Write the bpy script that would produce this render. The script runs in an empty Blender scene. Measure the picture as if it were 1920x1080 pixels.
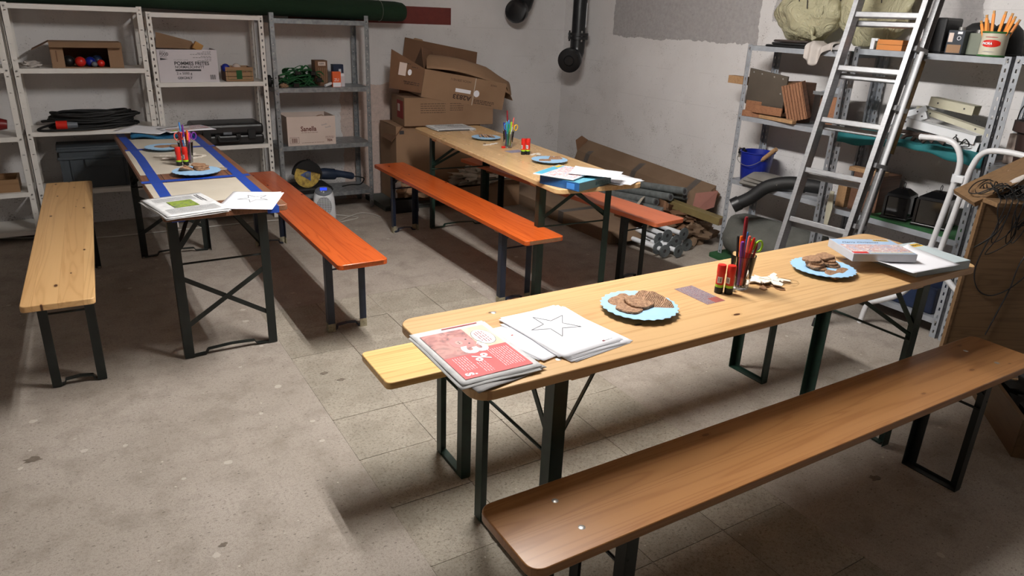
import bpy, bmesh, math, random
from mathutils import Vector, Matrix, Euler, noise
PI = math.pi
S = bpy.context.scene
col = S.collection
random.seed(4)

# ---------------------------------------------------------------- camera
F, PITCH, ROLL, CH, YAW = 1334.03, .3655779, .0417053, 1.5875, .5585
_c, _s = math.cos(YAW), math.sin(YAW)
RZ = Matrix(((_c, _s, 0), (-_s, _c, 0), (0, 0, 1)))
_cp, _sp, _cr, _sr = math.cos(PITCH), math.sin(PITCH), math.cos(ROLL), math.sin(ROLL)
_f = Vector((0, _cp, -_sp)); _r = Vector((1, 0, 0)); _u = Vector((0, _sp, _cp))
RIGHT = RZ @ (_cr * _r + _sr * _u); UP = RZ @ (-_sr * _r + _cr * _u); FWD = RZ @ _f
EYE = Vector((0, 0, CH))
cam = bpy.data.cameras.new('camera'); cam.sensor_width = 36; cam.lens = F / 1920 * 36
cam.clip_start = .05; cam.clip_end = 50
camo = bpy.data.objects.new('camera', cam); col.objects.link(camo)
m = Matrix.Identity(4)
for i in range(3):
    m[i][0] = RIGHT[i]; m[i][1] = UP[i]; m[i][2] = -FWD[i]; m[i][3] = EYE[i]
camo.matrix_world = m
S.camera = camo
# ---------------------------------------------------------------- world, exposure
w = bpy.data.worlds.new('world'); S.world = w; w.use_nodes = True
w.node_tree.nodes['Background'].inputs[0].default_value = (.5, .55, .6, 1)
w.node_tree.nodes['Background'].inputs[1].default_value = .0
S.view_settings.view_transform = 'Standard'; S.view_settings.look = 'None'
S.view_settings.exposure = 0.0; S.view_settings.gamma = 1; S.view_settings.use_curve_mapping = False
TUBE = (1.48, 2.45, 2.44)       # ceiling strip lamp, lies along Y
TUBE_E = 400
TUBE_COL = (1.0, .975, .945)

def ray(px, py):
    return RIGHT * ((px - 960) / F) + UP * ((540 - py) / F) + FWD
def at_z(px, py, z=0):
    r = ray(px, py); return EYE + r * ((z - CH) / r.z)
def at_x(px, py, x):
    r = ray(px, py); return EYE + r * (x / r.x)
def at_y(px, py, y):
    r = ray(px, py); return EYE + r * (y / r.y)

# ---------------------------------------------------------------- materials
def lin(v):
    v /= 255.0
    return v / 12.92 if v <= .04045 else ((v + .055) / 1.055) ** 2.4
def rgb(r, g, b): return (lin(r), lin(g), lin(b), 1)
class NT:
    def __init__(s, name):
        s.m = bpy.data.materials.new(name); s.m.use_nodes = True
        s.t = s.m.node_tree; s.n = s.t.nodes; s.l = s.t.links
        s.b = s.n['Principled BSDF']
        s.co = s.n.new('ShaderNodeTexCoord')
    def new(s, t, **k):
        n = s.n.new(t)
        for a, v in k.items(): setattr(n, a, v)
        return n
    def vec(s, scale=(1, 1, 1), src='Object', loc=(0, 0, 0)):
        mp = s.new('ShaderNodeMapping'); mp.inputs['Scale'].default_value = scale; mp.inputs['Location'].default_value = loc
        s.l.new(s.co.outputs[src], mp.inputs[0]); return mp.outputs[0]
    def noise(s, v, scale, detail=4, rough=.55, dist=0):
        n = s.new('ShaderNodeTexNoise'); n.inputs['Scale'].default_value = scale; n.inputs['Detail'].default_value = detail
        n.inputs['Roughness'].default_value = rough; n.inputs['Distortion'].default_value = dist
        s.l.new(v, n.inputs['Vector']); return n.outputs['Fac']
    def ramp(s, f, stops):
        r = s.new('ShaderNodeValToRGB'); e = r.color_ramp.elements
        while len(e) < len(stops): e.new(.5)
        for k, (p, c) in enumerate(stops):
            e[k].position = p; e[k].color = c if len(c) == 4 else (*c, 1)
        s.l.new(f, r.inputs[0]); return r.outputs[0]
    def mix(s, f, a, b, mode='MIX'):
        n = s.new('ShaderNodeMix', data_type='RGBA', blend_type=mode)
        for i, v in ((0, f), (6, a), (7, b)):
            if isinstance(v, bpy.types.NodeSocket): s.l.new(v, n.inputs[i])
            else: n.inputs[i].default_value = v
        return n.outputs[2]
    def math(s, op, a, b=None):
        n = s.new('ShaderNodeMath', operation=op)
        for i, v in enumerate((a, b)):
            if v is None: continue
            if isinstance(v, bpy.types.NodeSocket): s.l.new(v, n.inputs[i])
            else: n.inputs[i].default_value = v
        return n.outputs[0]
    def sep(s, v):
        n = s.new('ShaderNodeSeparateXYZ'); s.l.new(v, n.inputs[0]); return n.outputs
    def bump(s, h, strength=.3, dist=.01, prev=None):
        n = s.new('ShaderNodeBump'); n.inputs['Strength'].default_value = strength; n.inputs['Distance'].default_value = dist
        s.l.new(h, n.inputs['Height'])
        if prev is not None: s.l.new(prev, n.inputs['Normal'])
        s.l.new(n.outputs[0], s.b.inputs['Normal']); return n.outputs[0]
    def set(s, color=None, rough=None, metal=None, spec=None, coat=None):
        for k, v in (('Base Color', color), ('Roughness', rough), ('Metallic', metal), ('Specular IOR Level', spec), ('Coat Weight', coat)):
            if v is None: continue
            if isinstance(v, bpy.types.NodeSocket): s.l.new(v, s.b.inputs[k])
            else: s.b.inputs[k].default_value = v
        return s.m
_mc = {}
def plain(name, c1, rough=.6, metal=0, c2=None, scale=12, amt=.5, bump=0, bscale=60, spec=.5, stretch=(1, 1, 1)):
    if name in _mc: return _mc[name]
    t = NT(name)
    if c2 is None: c2 = tuple(x * .82 for x in c1[:3]) + (1,)
    v = t.vec(stretch)
    n = t.noise(v, scale, 5)
    f = t.ramp(n, [(.5 - amt / 2, (0, 0, 0)), (.5 + amt / 2, (1, 1, 1))])
    t.set(t.mix(f, c1, c2), rough, metal, spec)
    if bump: t.bump(t.noise(v, bscale, 4), bump, .004)
    _mc[name] = t.m; return t.m
def wood(name, light, dark, staves=.085, gloss=.42, knots=.0, knotc=None, ring=9, off=0, contrast=1.0, darkside=None):
    """grain runs along local X; staves are glued strips across local Y"""
    if name in _mc: return _mc[name]
    t = NT(name)
    v = t.vec((1, 1, 1), loc=(off, off * .7, 0))
    x, y, z = t.sep(v)[0:3]
    yy = t.math('MULTIPLY', y, 1 / staves)
    st = t.math('FLOOR', yy)
    wn = t.new('ShaderNodeTexWhiteNoise', noise_dimensions='1D'); t.l.new(st, wn.inputs['W'])
    sv = wn.outputs[0]
    cmb = t.new('ShaderNodeCombineXYZ')
    t.l.new(t.math('ADD', t.math('MULTIPLY', x, .35), t.math('MULTIPLY', sv, 13)), cmb.inputs[0])
    t.l.new(t.math('MULTIPLY', y, ring), cmb.inputs[1]); t.l.new(t.math('MULTIPLY', z, ring), cmb.inputs[2])
    big = t.noise(cmb.outputs[0], 1.6, 2, .5, .6)
    rings = t.math('SINE', t.math('MULTIPLY', big, 60))
    rr = t.ramp(rings, [(.0, (0, 0, 0)), (.75, (.35, .35, .35)), (1, (1, 1, 1))])
    fine = t.noise(t.vec((2.2, 110, 110)), 1.0, 3, .6)
    c = t.mix(t.math('MULTIPLY', rr, .55 * contrast), light, dark)
    c = t.mix(t.math('MULTIPLY', fine, .22 * contrast), c, dark)
    c = t.mix(t.math('MULTIPLY', sv, .28), c, dark)
    joint = t.math('LESS_THAN', t.math('ABSOLUTE', t.math('SUBTRACT', t.math('FRACT', yy), .5)), .488)
    c = t.mix(t.math('MULTIPLY', t.math('SUBTRACT', 1, joint), .45), c, dark)
    if knots:
        vo = t.new('ShaderNodeTexVoronoi', voronoi_dimensions='2D'); vo.inputs['Scale'].default_value = 1
        t.l.new(t.vec((6.0, 14, 0.001), loc=(off + 3, off, 0)), vo.inputs['Vector'])
        cs = t.new('ShaderNodeSeparateColor'); t.l.new(vo.outputs['Color'], cs.inputs[0])
        on = t.math('LESS_THAN', cs.outputs[0], knots)
        rad = t.math('ADD', t.math('MULTIPLY', cs.outputs[1], .07), .035)
        kd = t.math('LESS_THAN', vo.outputs['Distance'], rad)
        halo = t.math('LESS_THAN', vo.outputs['Distance'], t.math('MULTIPLY', rad, 1.7))
        c = t.mix(t.math('MULTIPLY', t.math('MULTIPLY', halo, on), .35), c, dark)
        c = t.mix(t.math('MULTIPLY', kd, on), c, knotc or rgb(84, 52, 30))
    if darkside: c = t.mix(t.math('MULTIPLY', t.math('GREATER_THAN', y, darkside), .62), c, dark)
    sc = t.noise(t.vec((3, 9, 9)), 1, 3, .6)
    rg = t.ramp(sc, [(.3, (gloss * .95,) * 3), (.75, (min(1, gloss * 1.12),) * 3)])
    t.set(c, rg, 0, .5)
    t.bump(fine, .03, .0008)
    _mc[name] = t.m; return t.m

M_pine = wood('pine_varnished', rgb(212, 174, 124), rgb(170, 122, 74), .12, .34, .12, None, 6, 0, .7)
M_pine2 = wood('pine_bench_front', rgb(204, 156, 102), rgb(144, 94, 52), .11, .30, .16, rgb(70, 38, 18), 7, 3.3, 1.15, .046)
M_pine3 = wood('pine_bench_left', rgb(226, 184, 128), rgb(186, 134, 80), .085, .40, .30, rgb(92, 58, 34), 6, 1.7, .7)
M_pine4 = wood('pine_bench_pale', rgb(236, 200, 134), rgb(190, 140, 80), .08, .40, .16, rgb(120, 80, 44), 8, 5.1)
M_pine5 = wood('pine_table_back', rgb(222, 184, 134), rgb(180, 132, 86), .11, .26, .05, None, 5, 9.3, .4)
M_orange = wood('orange_varnished_pine', rgb(212, 98, 38), rgb(160, 60, 22), .085, .24, .07, rgb(130, 40, 14), 8, 2.1, .8)
M_orange2 = wood('orange_faded_pine', rgb(214, 116, 76), rgb(180, 86, 52), .09, .34, .03, rgb(130, 50, 24), 8, 7.1, .6)
M_endgrain = plain('worn_bench_edge', rgb(122, 84, 58), .7, c2=rgb(150, 104, 70), scale=40)
M_brownw = wood('brown_weathered_table', rgb(132, 88, 62), rgb(84, 52, 36), .09, .45, .05)
M_board = wood('raw_board', rgb(172, 136, 98), rgb(132, 98, 66), .12, .6, .05)
M_dboard = wood('dark_board', rgb(106, 74, 54), rgb(74, 48, 34), .1, .6, .05)
M_block = wood('red_brown_block', rgb(150, 104, 74), rgb(104, 68, 46), .05, .6, .0)
M_ply = wood('plywood_panel', rgb(126, 98, 68), rgb(94, 70, 46), .3, .55, .03)
M_leg = plain('black_green_steel', rgb(22, 30, 27), .45, .0, rgb(12, 16, 15), 20)
M_leggreen = plain('dark_green_steel', rgb(26, 56, 44), .45, 0, rgb(16, 34, 28), 20)
M_legblue = plain('dark_blue_steel', rgb(30, 40, 60), .4, 0, rgb(20, 26, 42), 20)
M_foot = plain('worn_foot_paint', rgb(176, 168, 140), .7, 0, rgb(120, 110, 90), 60)
M_white = plain('white_enamel_steel', rgb(232, 228, 222), .45, 0, rgb(222, 218, 212), 8)
M_tubew = plain('white_gloss_tube', rgb(226, 226, 228), .35)
M_galv = plain('galvanised_steel', rgb(160, 164, 166), .42, .55, rgb(118, 122, 126), 30, .35)
M_galvp = plain('grey_painted_steel', rgb(166, 170, 176), .45, .15, rgb(140, 144, 150), 20)
M_alu = plain('aluminium', rgb(172, 172, 174), .42, .45, rgb(138, 138, 140), 25, .6, stretch=(1, 1, 8))
M_paper = plain('white_paper', rgb(240, 240, 244), .8, 0, rgb(232, 232, 238), 3)
M_news = plain('newsprint', rgb(222, 222, 222), .85, 0, rgb(190, 190, 190), 30)
M_ink = plain('print_ink', rgb(62, 60, 62), .7)
M_grayink = plain('pale_grey_print', rgb(150, 150, 152), .8)
M_card = plain('brown_cardboard', rgb(156, 124, 96), .85, 0, rgb(134, 104, 78), 3, .6, .15, 80)
M_card2 = plain('dark_cardboard', rgb(122, 88, 62), .85, 0, rgb(98, 70, 50), 3, .6, .15, 80)
M_card4 = plain('greyish_cardboard', rgb(134, 110, 88), .85, 0, rgb(108, 86, 66), 3, .6, .15, 80)
M_card3 = plain('pale_grey_cardboard', rgb(196, 187, 172), .85, 0, rgb(182, 172, 156), 5, .6)
M_cardprint = plain('cardboard_print', rgb(70, 50, 40), .85)
M_blue = plain('blue_masking_tape', rgb(30, 74, 172), .45, 0, rgb(22, 58, 150), 14)
M_black = plain('black_plastic', rgb(26, 26, 28), .42, 0, rgb(18, 18, 20), 10)
M_blackgl = plain('black_gloss', rgb(16, 16, 18), .22, 0, rgb(10, 10, 12), 10)
M_rubber = plain('black_rubber', rgb(20, 20, 21), .65, 0, rgb(12, 12, 13), 20)
M_iron = plain('black_painted_iron', rgb(26, 27, 30), .35, 0, rgb(14, 15, 17), 18, .5, .2, 30)
M_greenc = plain('dark_green_turf', rgb(18, 50, 26), .95, 0, rgb(10, 34, 16), 300, .6, .6, 500)
M_greyc = plain('dark_grey_carpet', rgb(104, 104, 98), .95, 0, rgb(74, 74, 70), 8, .6, .5, 120)
M_greenm = plain('green_mat', rgb(34, 84, 44), .9)
M_strap = plain('green_webbing', rgb(34, 104, 52), .7, 0, rgb(22, 70, 38), 30)
M_red = plain('red_plastic', rgb(214, 42, 30), .35, 0, rgb(200, 34, 24), 5)
M_redprint = plain('newspaper_red_print', rgb(206, 84, 84), .6, 0, rgb(196, 74, 74), 6)
M_crate = plain('dark_grey_crate_plastic', rgb(66, 74, 80), .5, 0, rgb(54, 60, 66), 4)
M_bucket = plain('blue_bucket_plastic', rgb(20, 40, 150), .38, 0, rgb(14, 30, 120), 4)
M_lime = plain('lime_plastic', rgb(160, 214, 40), .4)
M_orangep = plain('orange_plastic', rgb(240, 112, 30), .4)
M_yel = plain('yellow_plastic', rgb(240, 190, 40), .4)
M_pink = plain('pink_plastic', rgb(226, 60, 140), .4)
M_purple = plain('purple_plastic', rgb(116, 50, 150), .4)
M_green = plain('green_plastic', rgb(30, 150, 80), .4)
M_lblue = plain('light_blue_plastic', rgb(70, 140, 220), .4)
M_navy = plain('navy_plastic', rgb(24, 40, 70), .4)
M_maroon = plain('maroon_plastic', rgb(130, 24, 36), .4)
M_salmon = plain('salmon_plastic', rgb(240, 110, 100), .4)
M_brownp = plain('brown_plastic', rgb(110, 60, 50), .4)
M_turq = plain('turquoise_plastic', rgb(60, 170, 180), .4)
M_plate = plain('light_blue_paper_plate', rgb(164, 204, 236), .5, 0, rgb(152, 194, 230), 6)
M_orn = plain('white_wood_cutout', rgb(236, 228, 218), .7, 0, rgb(220, 208, 192), 14)
M_ornb = plain('brown_wood_cutout', rgb(150, 112, 80), .7, 0, rgb(120, 84, 56), 14)
M_whitep = plain('white_plastic', rgb(222, 224, 226), .4, 0, rgb(212, 214, 218), 4)
M_cream = plain('cream_plastic_profile', rgb(196, 192, 172), .5, 0, rgb(176, 172, 150), 5)
M_pipeg = plain('grey_pipe', rgb(124, 130, 130), .5, .1, rgb(84, 88, 88), 20)
M_flange = plain('grey_flange', rgb(112, 118, 120), .5, .2, rgb(92, 98, 100), 15)
M_teal = plain('teal_cloth', rgb(26, 116, 120), .75, 0, rgb(18, 90, 96), 10, .6, .2, 60)
M_cloth = plain('pale_cloth', rgb(196, 188, 182), .85, 0, rgb(170, 162, 156), 8, .6, .2, 60)
M_bcloth = plain('brown_cloth', rgb(84, 70, 64), .9, 0, rgb(60, 48, 44), 16, .6, .3, 60)
M_beam = plain('olive_timber', rgb(128, 112, 70), .7, 0, rgb(104, 90, 54), 10)
M_tin = plain('tin_metal', rgb(170, 168, 164), .35, .7)
M_dkwood = plain('dark_stained_panel', rgb(84, 76, 66), .6, 0, rgb(68, 60, 52), 6)
M_string = plain('jute_string', rgb(178, 150, 110), .9)
M_whitecable = plain('white_cable', rgb(206, 202, 194), .5)
M_amber = plain('amber_wood', rgb(196, 140, 66), .5)
M_terra = plain('terracotta_ball', rgb(150, 78, 54), .5)
M_grinder = plain('grinder_navy_body', rgb(38, 52, 76), .45, 0, rgb(30, 42, 62), 8)
M_greyp = plain('grey_plastic', rgb(110, 116, 124), .45)
M_slate = plain('grey_slate', rgb(128, 124, 118), .6, 0, rgb(108, 104, 98), 12)
M_tape = plain('grey_packing_tape', rgb(92, 84, 78), .4)
M_creamb = plain('pale_beige_box', rgb(218, 200, 190), .8, 0, rgb(206, 188, 176), 5)
M_whiteb = plain('white_carton', rgb(212, 206, 210), .7, 0, rgb(202, 196, 200), 4)

def m_cookie():
    t = NT('spiced_cookie'); v = t.vec()
    n = t.noise(v, 130, 4, .6)
    t.set(t.mix(t.ramp(n, [(.35, (0, 0, 0)), (.7, (1, 1, 1))]), rgb(182, 142, 108), rgb(122, 86, 62)), .75)
    wv = t.new('ShaderNodeTexWave'); wv.inputs['Scale'].default_value = 90; wv.inputs['Distortion'].default_value = 6
    t.l.new(v, wv.inputs['Vector'])
    b = t.bump(wv.outputs['Fac'], .7, .002); t.bump(n, .4, .002, b); return t.m
M_cookie = m_cookie()
def m_glass():
    t = NT('clear_glass'); t.b.inputs['Transmission Weight'].default_value = 1; t.b.inputs['IOR'].default_value = 1.45
    return t.set((.97, .98, .98, 1), .02)
M_glass = m_glass()
def m_bag():
    t = NT('yellow_translucent_bag'); t.b.inputs['Transmission Weight'].default_value = .4; t.b.inputs['IOR'].default_value = 1.2
    v = t.vec(); n = t.noise(v, 9, 4, .6, 1.5)
    t.bump(n, .9, .05)
    return t.set(t.mix(n, rgb(224, 218, 184), rgb(192, 186, 152)), .28)
M_bag = m_bag()
def m_wheel():
    t = NT('worn_yellow_disc'); v = t.vec(); n = t.noise(v, 28, 5, .7)
    return t.set(t.mix(t.ramp(n, [(.42, (0, 0, 0)), (.6, (1, 1, 1))]), rgb(206, 176, 84), rgb(150, 120, 66)), .7)
M_wheel = m_wheel()
def m_screen():
    t = NT('blue_backlit_display'); t.b.inputs['Emission Color'].default_value = (.02, .06, 1, 1); t.b.inputs['Emission Strength'].default_value = 1.2
    return t.set((.02, .05, .6, 1), .3)
M_screen = m_screen()
def m_lamp():
    t = NT('lit_fluorescent_tube'); t.b.inputs['Emission Color'].default_value = (*TUBE_COL, 1); t.b.inputs['Emission Strength'].default_value = TUBE_E
    return t.set((1, 1, 1, 1), .4)
M_lamp = m_lamp()
def m_photo(name, cols, scale=18):
    t = NT(name); n = t.noise(t.vec(), scale, 3, .6, .8)
    k = len(cols); r = t.ramp(n, [(.3 + .4 * i / (k - 1), c) for i, c in enumerate(cols)])
    return t.set(r, .5)
M_photopig = m_photo('printed_photo_pinks', [rgb(96, 66, 70), rgb(170, 108, 104), rgb(196, 140, 130), rgb(140, 90, 90)], 22)
M_photobeige = m_photo('printed_photo_beige', [rgb(190, 176, 150), rgb(226, 210, 180), rgb(220, 206, 190)], 12)
M_photogreen = m_photo('printed_photo_green', [rgb(90, 96, 100), rgb(140, 160, 60), rgb(70, 90, 50)], 22)
M_photocraft = m_photo('printed_craft_picture', [rgb(90, 120, 170), rgb(196, 190, 200), rgb(190, 140, 130), rgb(222, 218, 216), rgb(140, 110, 110)], 44)
M_photocraft2 = m_photo('printed_craft_picture_blue', [rgb(40, 130, 190), rgb(225, 228, 232), rgb(200, 130, 130), rgb(235, 235, 235), rgb(150, 140, 160)], 40)
M_skyblue = plain('printed_light_blue', rgb(170, 196, 226), .4)
M_stick = m_photo('glitter_sticker_dots', [rgb(120, 60, 70), rgb(176, 168, 180), rgb(90, 110, 140), rgb(190, 60, 70)], 240)

# concrete floor and walls
def m_floor(name, base, light, dark, pit=1.0):
    t = NT(name); v = t.vec()
    a = t.noise(v, 1.3, 5, .6); b = t.noise(v, 7, 6, .65); g = t.noise(v, 90, 3, .7)
    c = t.mix(t.ramp(a, [(.35, (0, 0, 0)), (.65, (1, 1, 1))]), base, light)
    c = t.mix(t.math('MULTIPLY', t.ramp(b, [(.48, (0, 0, 0)), (.72, (1, 1, 1))]), .5), c, dark)
    c = t.mix(t.math('MULTIPLY', t.ramp(g, [(.5, (0, 0, 0)), (.68, (1, 1, 1))]), .45 * pit), c, dark)
    vo = t.new('ShaderNodeTexVoronoi', voronoi_dimensions='2D'); vo.inputs['Scale'].default_value = 34; t.l.new(t.vec((1, 1.7, 1)), vo.inputs['Vector'])
    cs = t.new('ShaderNodeSeparateColor'); t.l.new(vo.outputs['Color'], cs.inputs[0])
    sp = t.math('MULTIPLY', t.math('LESS_THAN', vo.outputs['Distance'], t.math('MULTIPLY', cs.outputs[1], .17)), t.math('LESS_THAN', cs.outputs[0], .28))
    gg = t.noise(v, 260, 2, .6)
    c = t.mix(t.math('MULTIPLY', t.ramp(gg, [(.52, (0, 0, 0)), (.66, (1, 1, 1))]), .5), c, dark)
    st = t.noise(t.vec((1.3, .7, 1), loc=(3, 1, 0)), 2.3, 6, .7)
    c = t.mix(t.math('MULTIPLY', t.ramp(st, [(.5, (0, 0, 0)), (.75, (1, 1, 1))]), .35), c, dark)
    c = t.mix(t.math('MULTIPLY', sp, .5), c, rgb(70, 62, 54))
    vo2 = t.new('ShaderNodeTexVoronoi', voronoi_dimensions='2D'); vo2.inputs['Scale'].default_value = 6.3; t.l.new(t.vec((1, 1, 1), loc=(4, 2, 0)), vo2.inputs['Vector'])
    cs2 = t.new('ShaderNodeSeparateColor'); t.l.new(vo2.outputs['Color'], cs2.inputs[0])
    dn = t.math('ADD', vo2.outputs['Distance'], t.math('MULTIPLY', t.noise(v, 40, 2), .12))
    w2 = t.math('MULTIPLY', t.math('LESS_THAN', dn, t.math('MULTIPLY', cs2.outputs[1], .16)), t.math('LESS_THAN', cs2.outputs[0], .4))
    c = t.mix(t.math('MULTIPLY', w2, .5), c, rgb(206, 200, 190))
    t.set(c, .78)
    p = t.bump(g, .35, .003); t.bump(b, .2, .01, p)
    return t.m
M_floor = m_floor('smooth_screed', rgb(162, 152, 141), rgb(178, 168, 158), rgb(114, 103, 91))
M_tile = m_floor('rough_concrete_tile', rgb(160, 152, 138), rgb(174, 165, 151), rgb(108, 99, 86), 1.6)
M_joint = plain('joint_dirt', rgb(120, 110, 96), .9, 0, rgb(150, 140, 124), 12)

def m_wall(name, patches=(), seams='z'):
    """painted shuttered concrete in world metres; patches: list of (axis ranges, colour)"""
    t = NT(name); v = t.vec()
    X, Y, Z = t.sep(v)[0:3]
    a = t.noise(v, .9, 4, .6); b = t.noise(v, 5, 6, .65); g = t.noise(v, 38, 5, .7)
    base = rgb(222, 219, 218)
    c = t.mix(t.ramp(a, [(.35, (0, 0, 0)), (.65, (1, 1, 1))]), base, rgb(206, 202, 200))
    wob = t.math('MULTIPLY', t.math('SUBTRACT', b, .5), .12)
    def soft(s, lo, hi, k=.02):
        u = t.math('ADD', s, wob if k > .01 else 0.0)
        return t.math('MULTIPLY', t.math('GREATER_THAN', u, lo), t.math('LESS_THAN', u, hi))
    for (xr, yr, zr, cc, sm) in patches:
        k = .02 if sm else 0
        f = None
        for s_, r_ in ((X, xr), (Y, yr), (Z, zr)):
            if r_ is None: continue
            q = soft(s_, r_[0], r_[1], k); f = q if f is None else t.math('MULTIPLY', f, q)
        cc2 = t.mix(t.ramp(g, [(.35, (0, 0, 0)), (.7, (1, 1, 1))]), cc, tuple(x * .8 for x in cc[:3]) + (1,))
        c = t.mix(f, c, cc2)
    # flaked spots, more of them low on the wall
    low = t.ramp(Z, [(.0, (.075,) * 3), (.9, (.02,) * 3), (1, (.015,) * 3)])
    fl = t.math('GREATER_THAN', g, t.math('SUBTRACT', .745, low))
    c = t.mix(t.math('MULTIPLY', fl, .7), c, rgb(106, 98, 88))
    c = t.mix(t.math('MULTIPLY', t.ramp(b, [(.55, (0, 0, 0)), (.8, (1, 1, 1))]), .35), c, rgb(172, 165, 160))
    # shutter-board seams as fine lines
    fz = t.math('FRACT', t.math('MULTIPLY', t.math('ADD', Z, t.math('MULTIPLY', t.math('SUBTRACT', a, .5), .02)), 1 / .245))
    ln = t.math('LESS_THAN', fz, .013)
    brk = t.math('GREATER_THAN', t.noise(t.vec((.8, .8, 3)), 2.2, 3), .5)
    ln = t.math('MULTIPLY', ln, brk)
    c = t.mix(t.math('MULTIPLY', ln, .16), c, rgb(110, 102, 98))
    g2 = t.noise(t.vec((1, 1, 1.6)), 70, 4, .75)
    low2 = t.ramp(Z, [(.0, (.062,) * 3), (.55, (.022,) * 3), (1, (.0,) * 3)])
    fl2 = t.math('GREATER_THAN', t.math('ADD', g2, t.math('MULTIPLY', b, .35)), t.math('SUBTRACT', .84, low2))
    c = t.mix(t.math('MULTIPLY', fl2, .75), c, rgb(84, 74, 66))
    t.set(c, .82)
    p = t.bump(b, .35, .02); p = t.bump(g, .3, .006, p)
    inv = t.math('SUBTRACT', 1, t.math('ADD', ln, fl)); t.bump(inv, .4, .004, p)
    return t.m
M_wallb = m_wall('painted_wall_back', [((2.0, 2.95), None, (-1, .98), rgb(214, 194, 184), True)])
M_wallr = m_wall('painted_wall_right', [(None, (3.69, 5.3), (1.455, 4), rgb(168, 164, 163), True), (None, (2.2, 3.58), (1.62, 4), rgb(180, 176, 175), True),
                                        (None, (3.52, 3.70), (.66, .73), rgb(140, 132, 122), True)])
M_wallo = m_wall('painted_wall_plain')
M_ceil = plain('ceiling_paint', rgb(190, 186, 180), .9)
M_stripe = plain('red_brown_wall_paint', rgb(112, 44, 36), .7, 0, rgb(96, 36, 30), 20)

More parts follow.
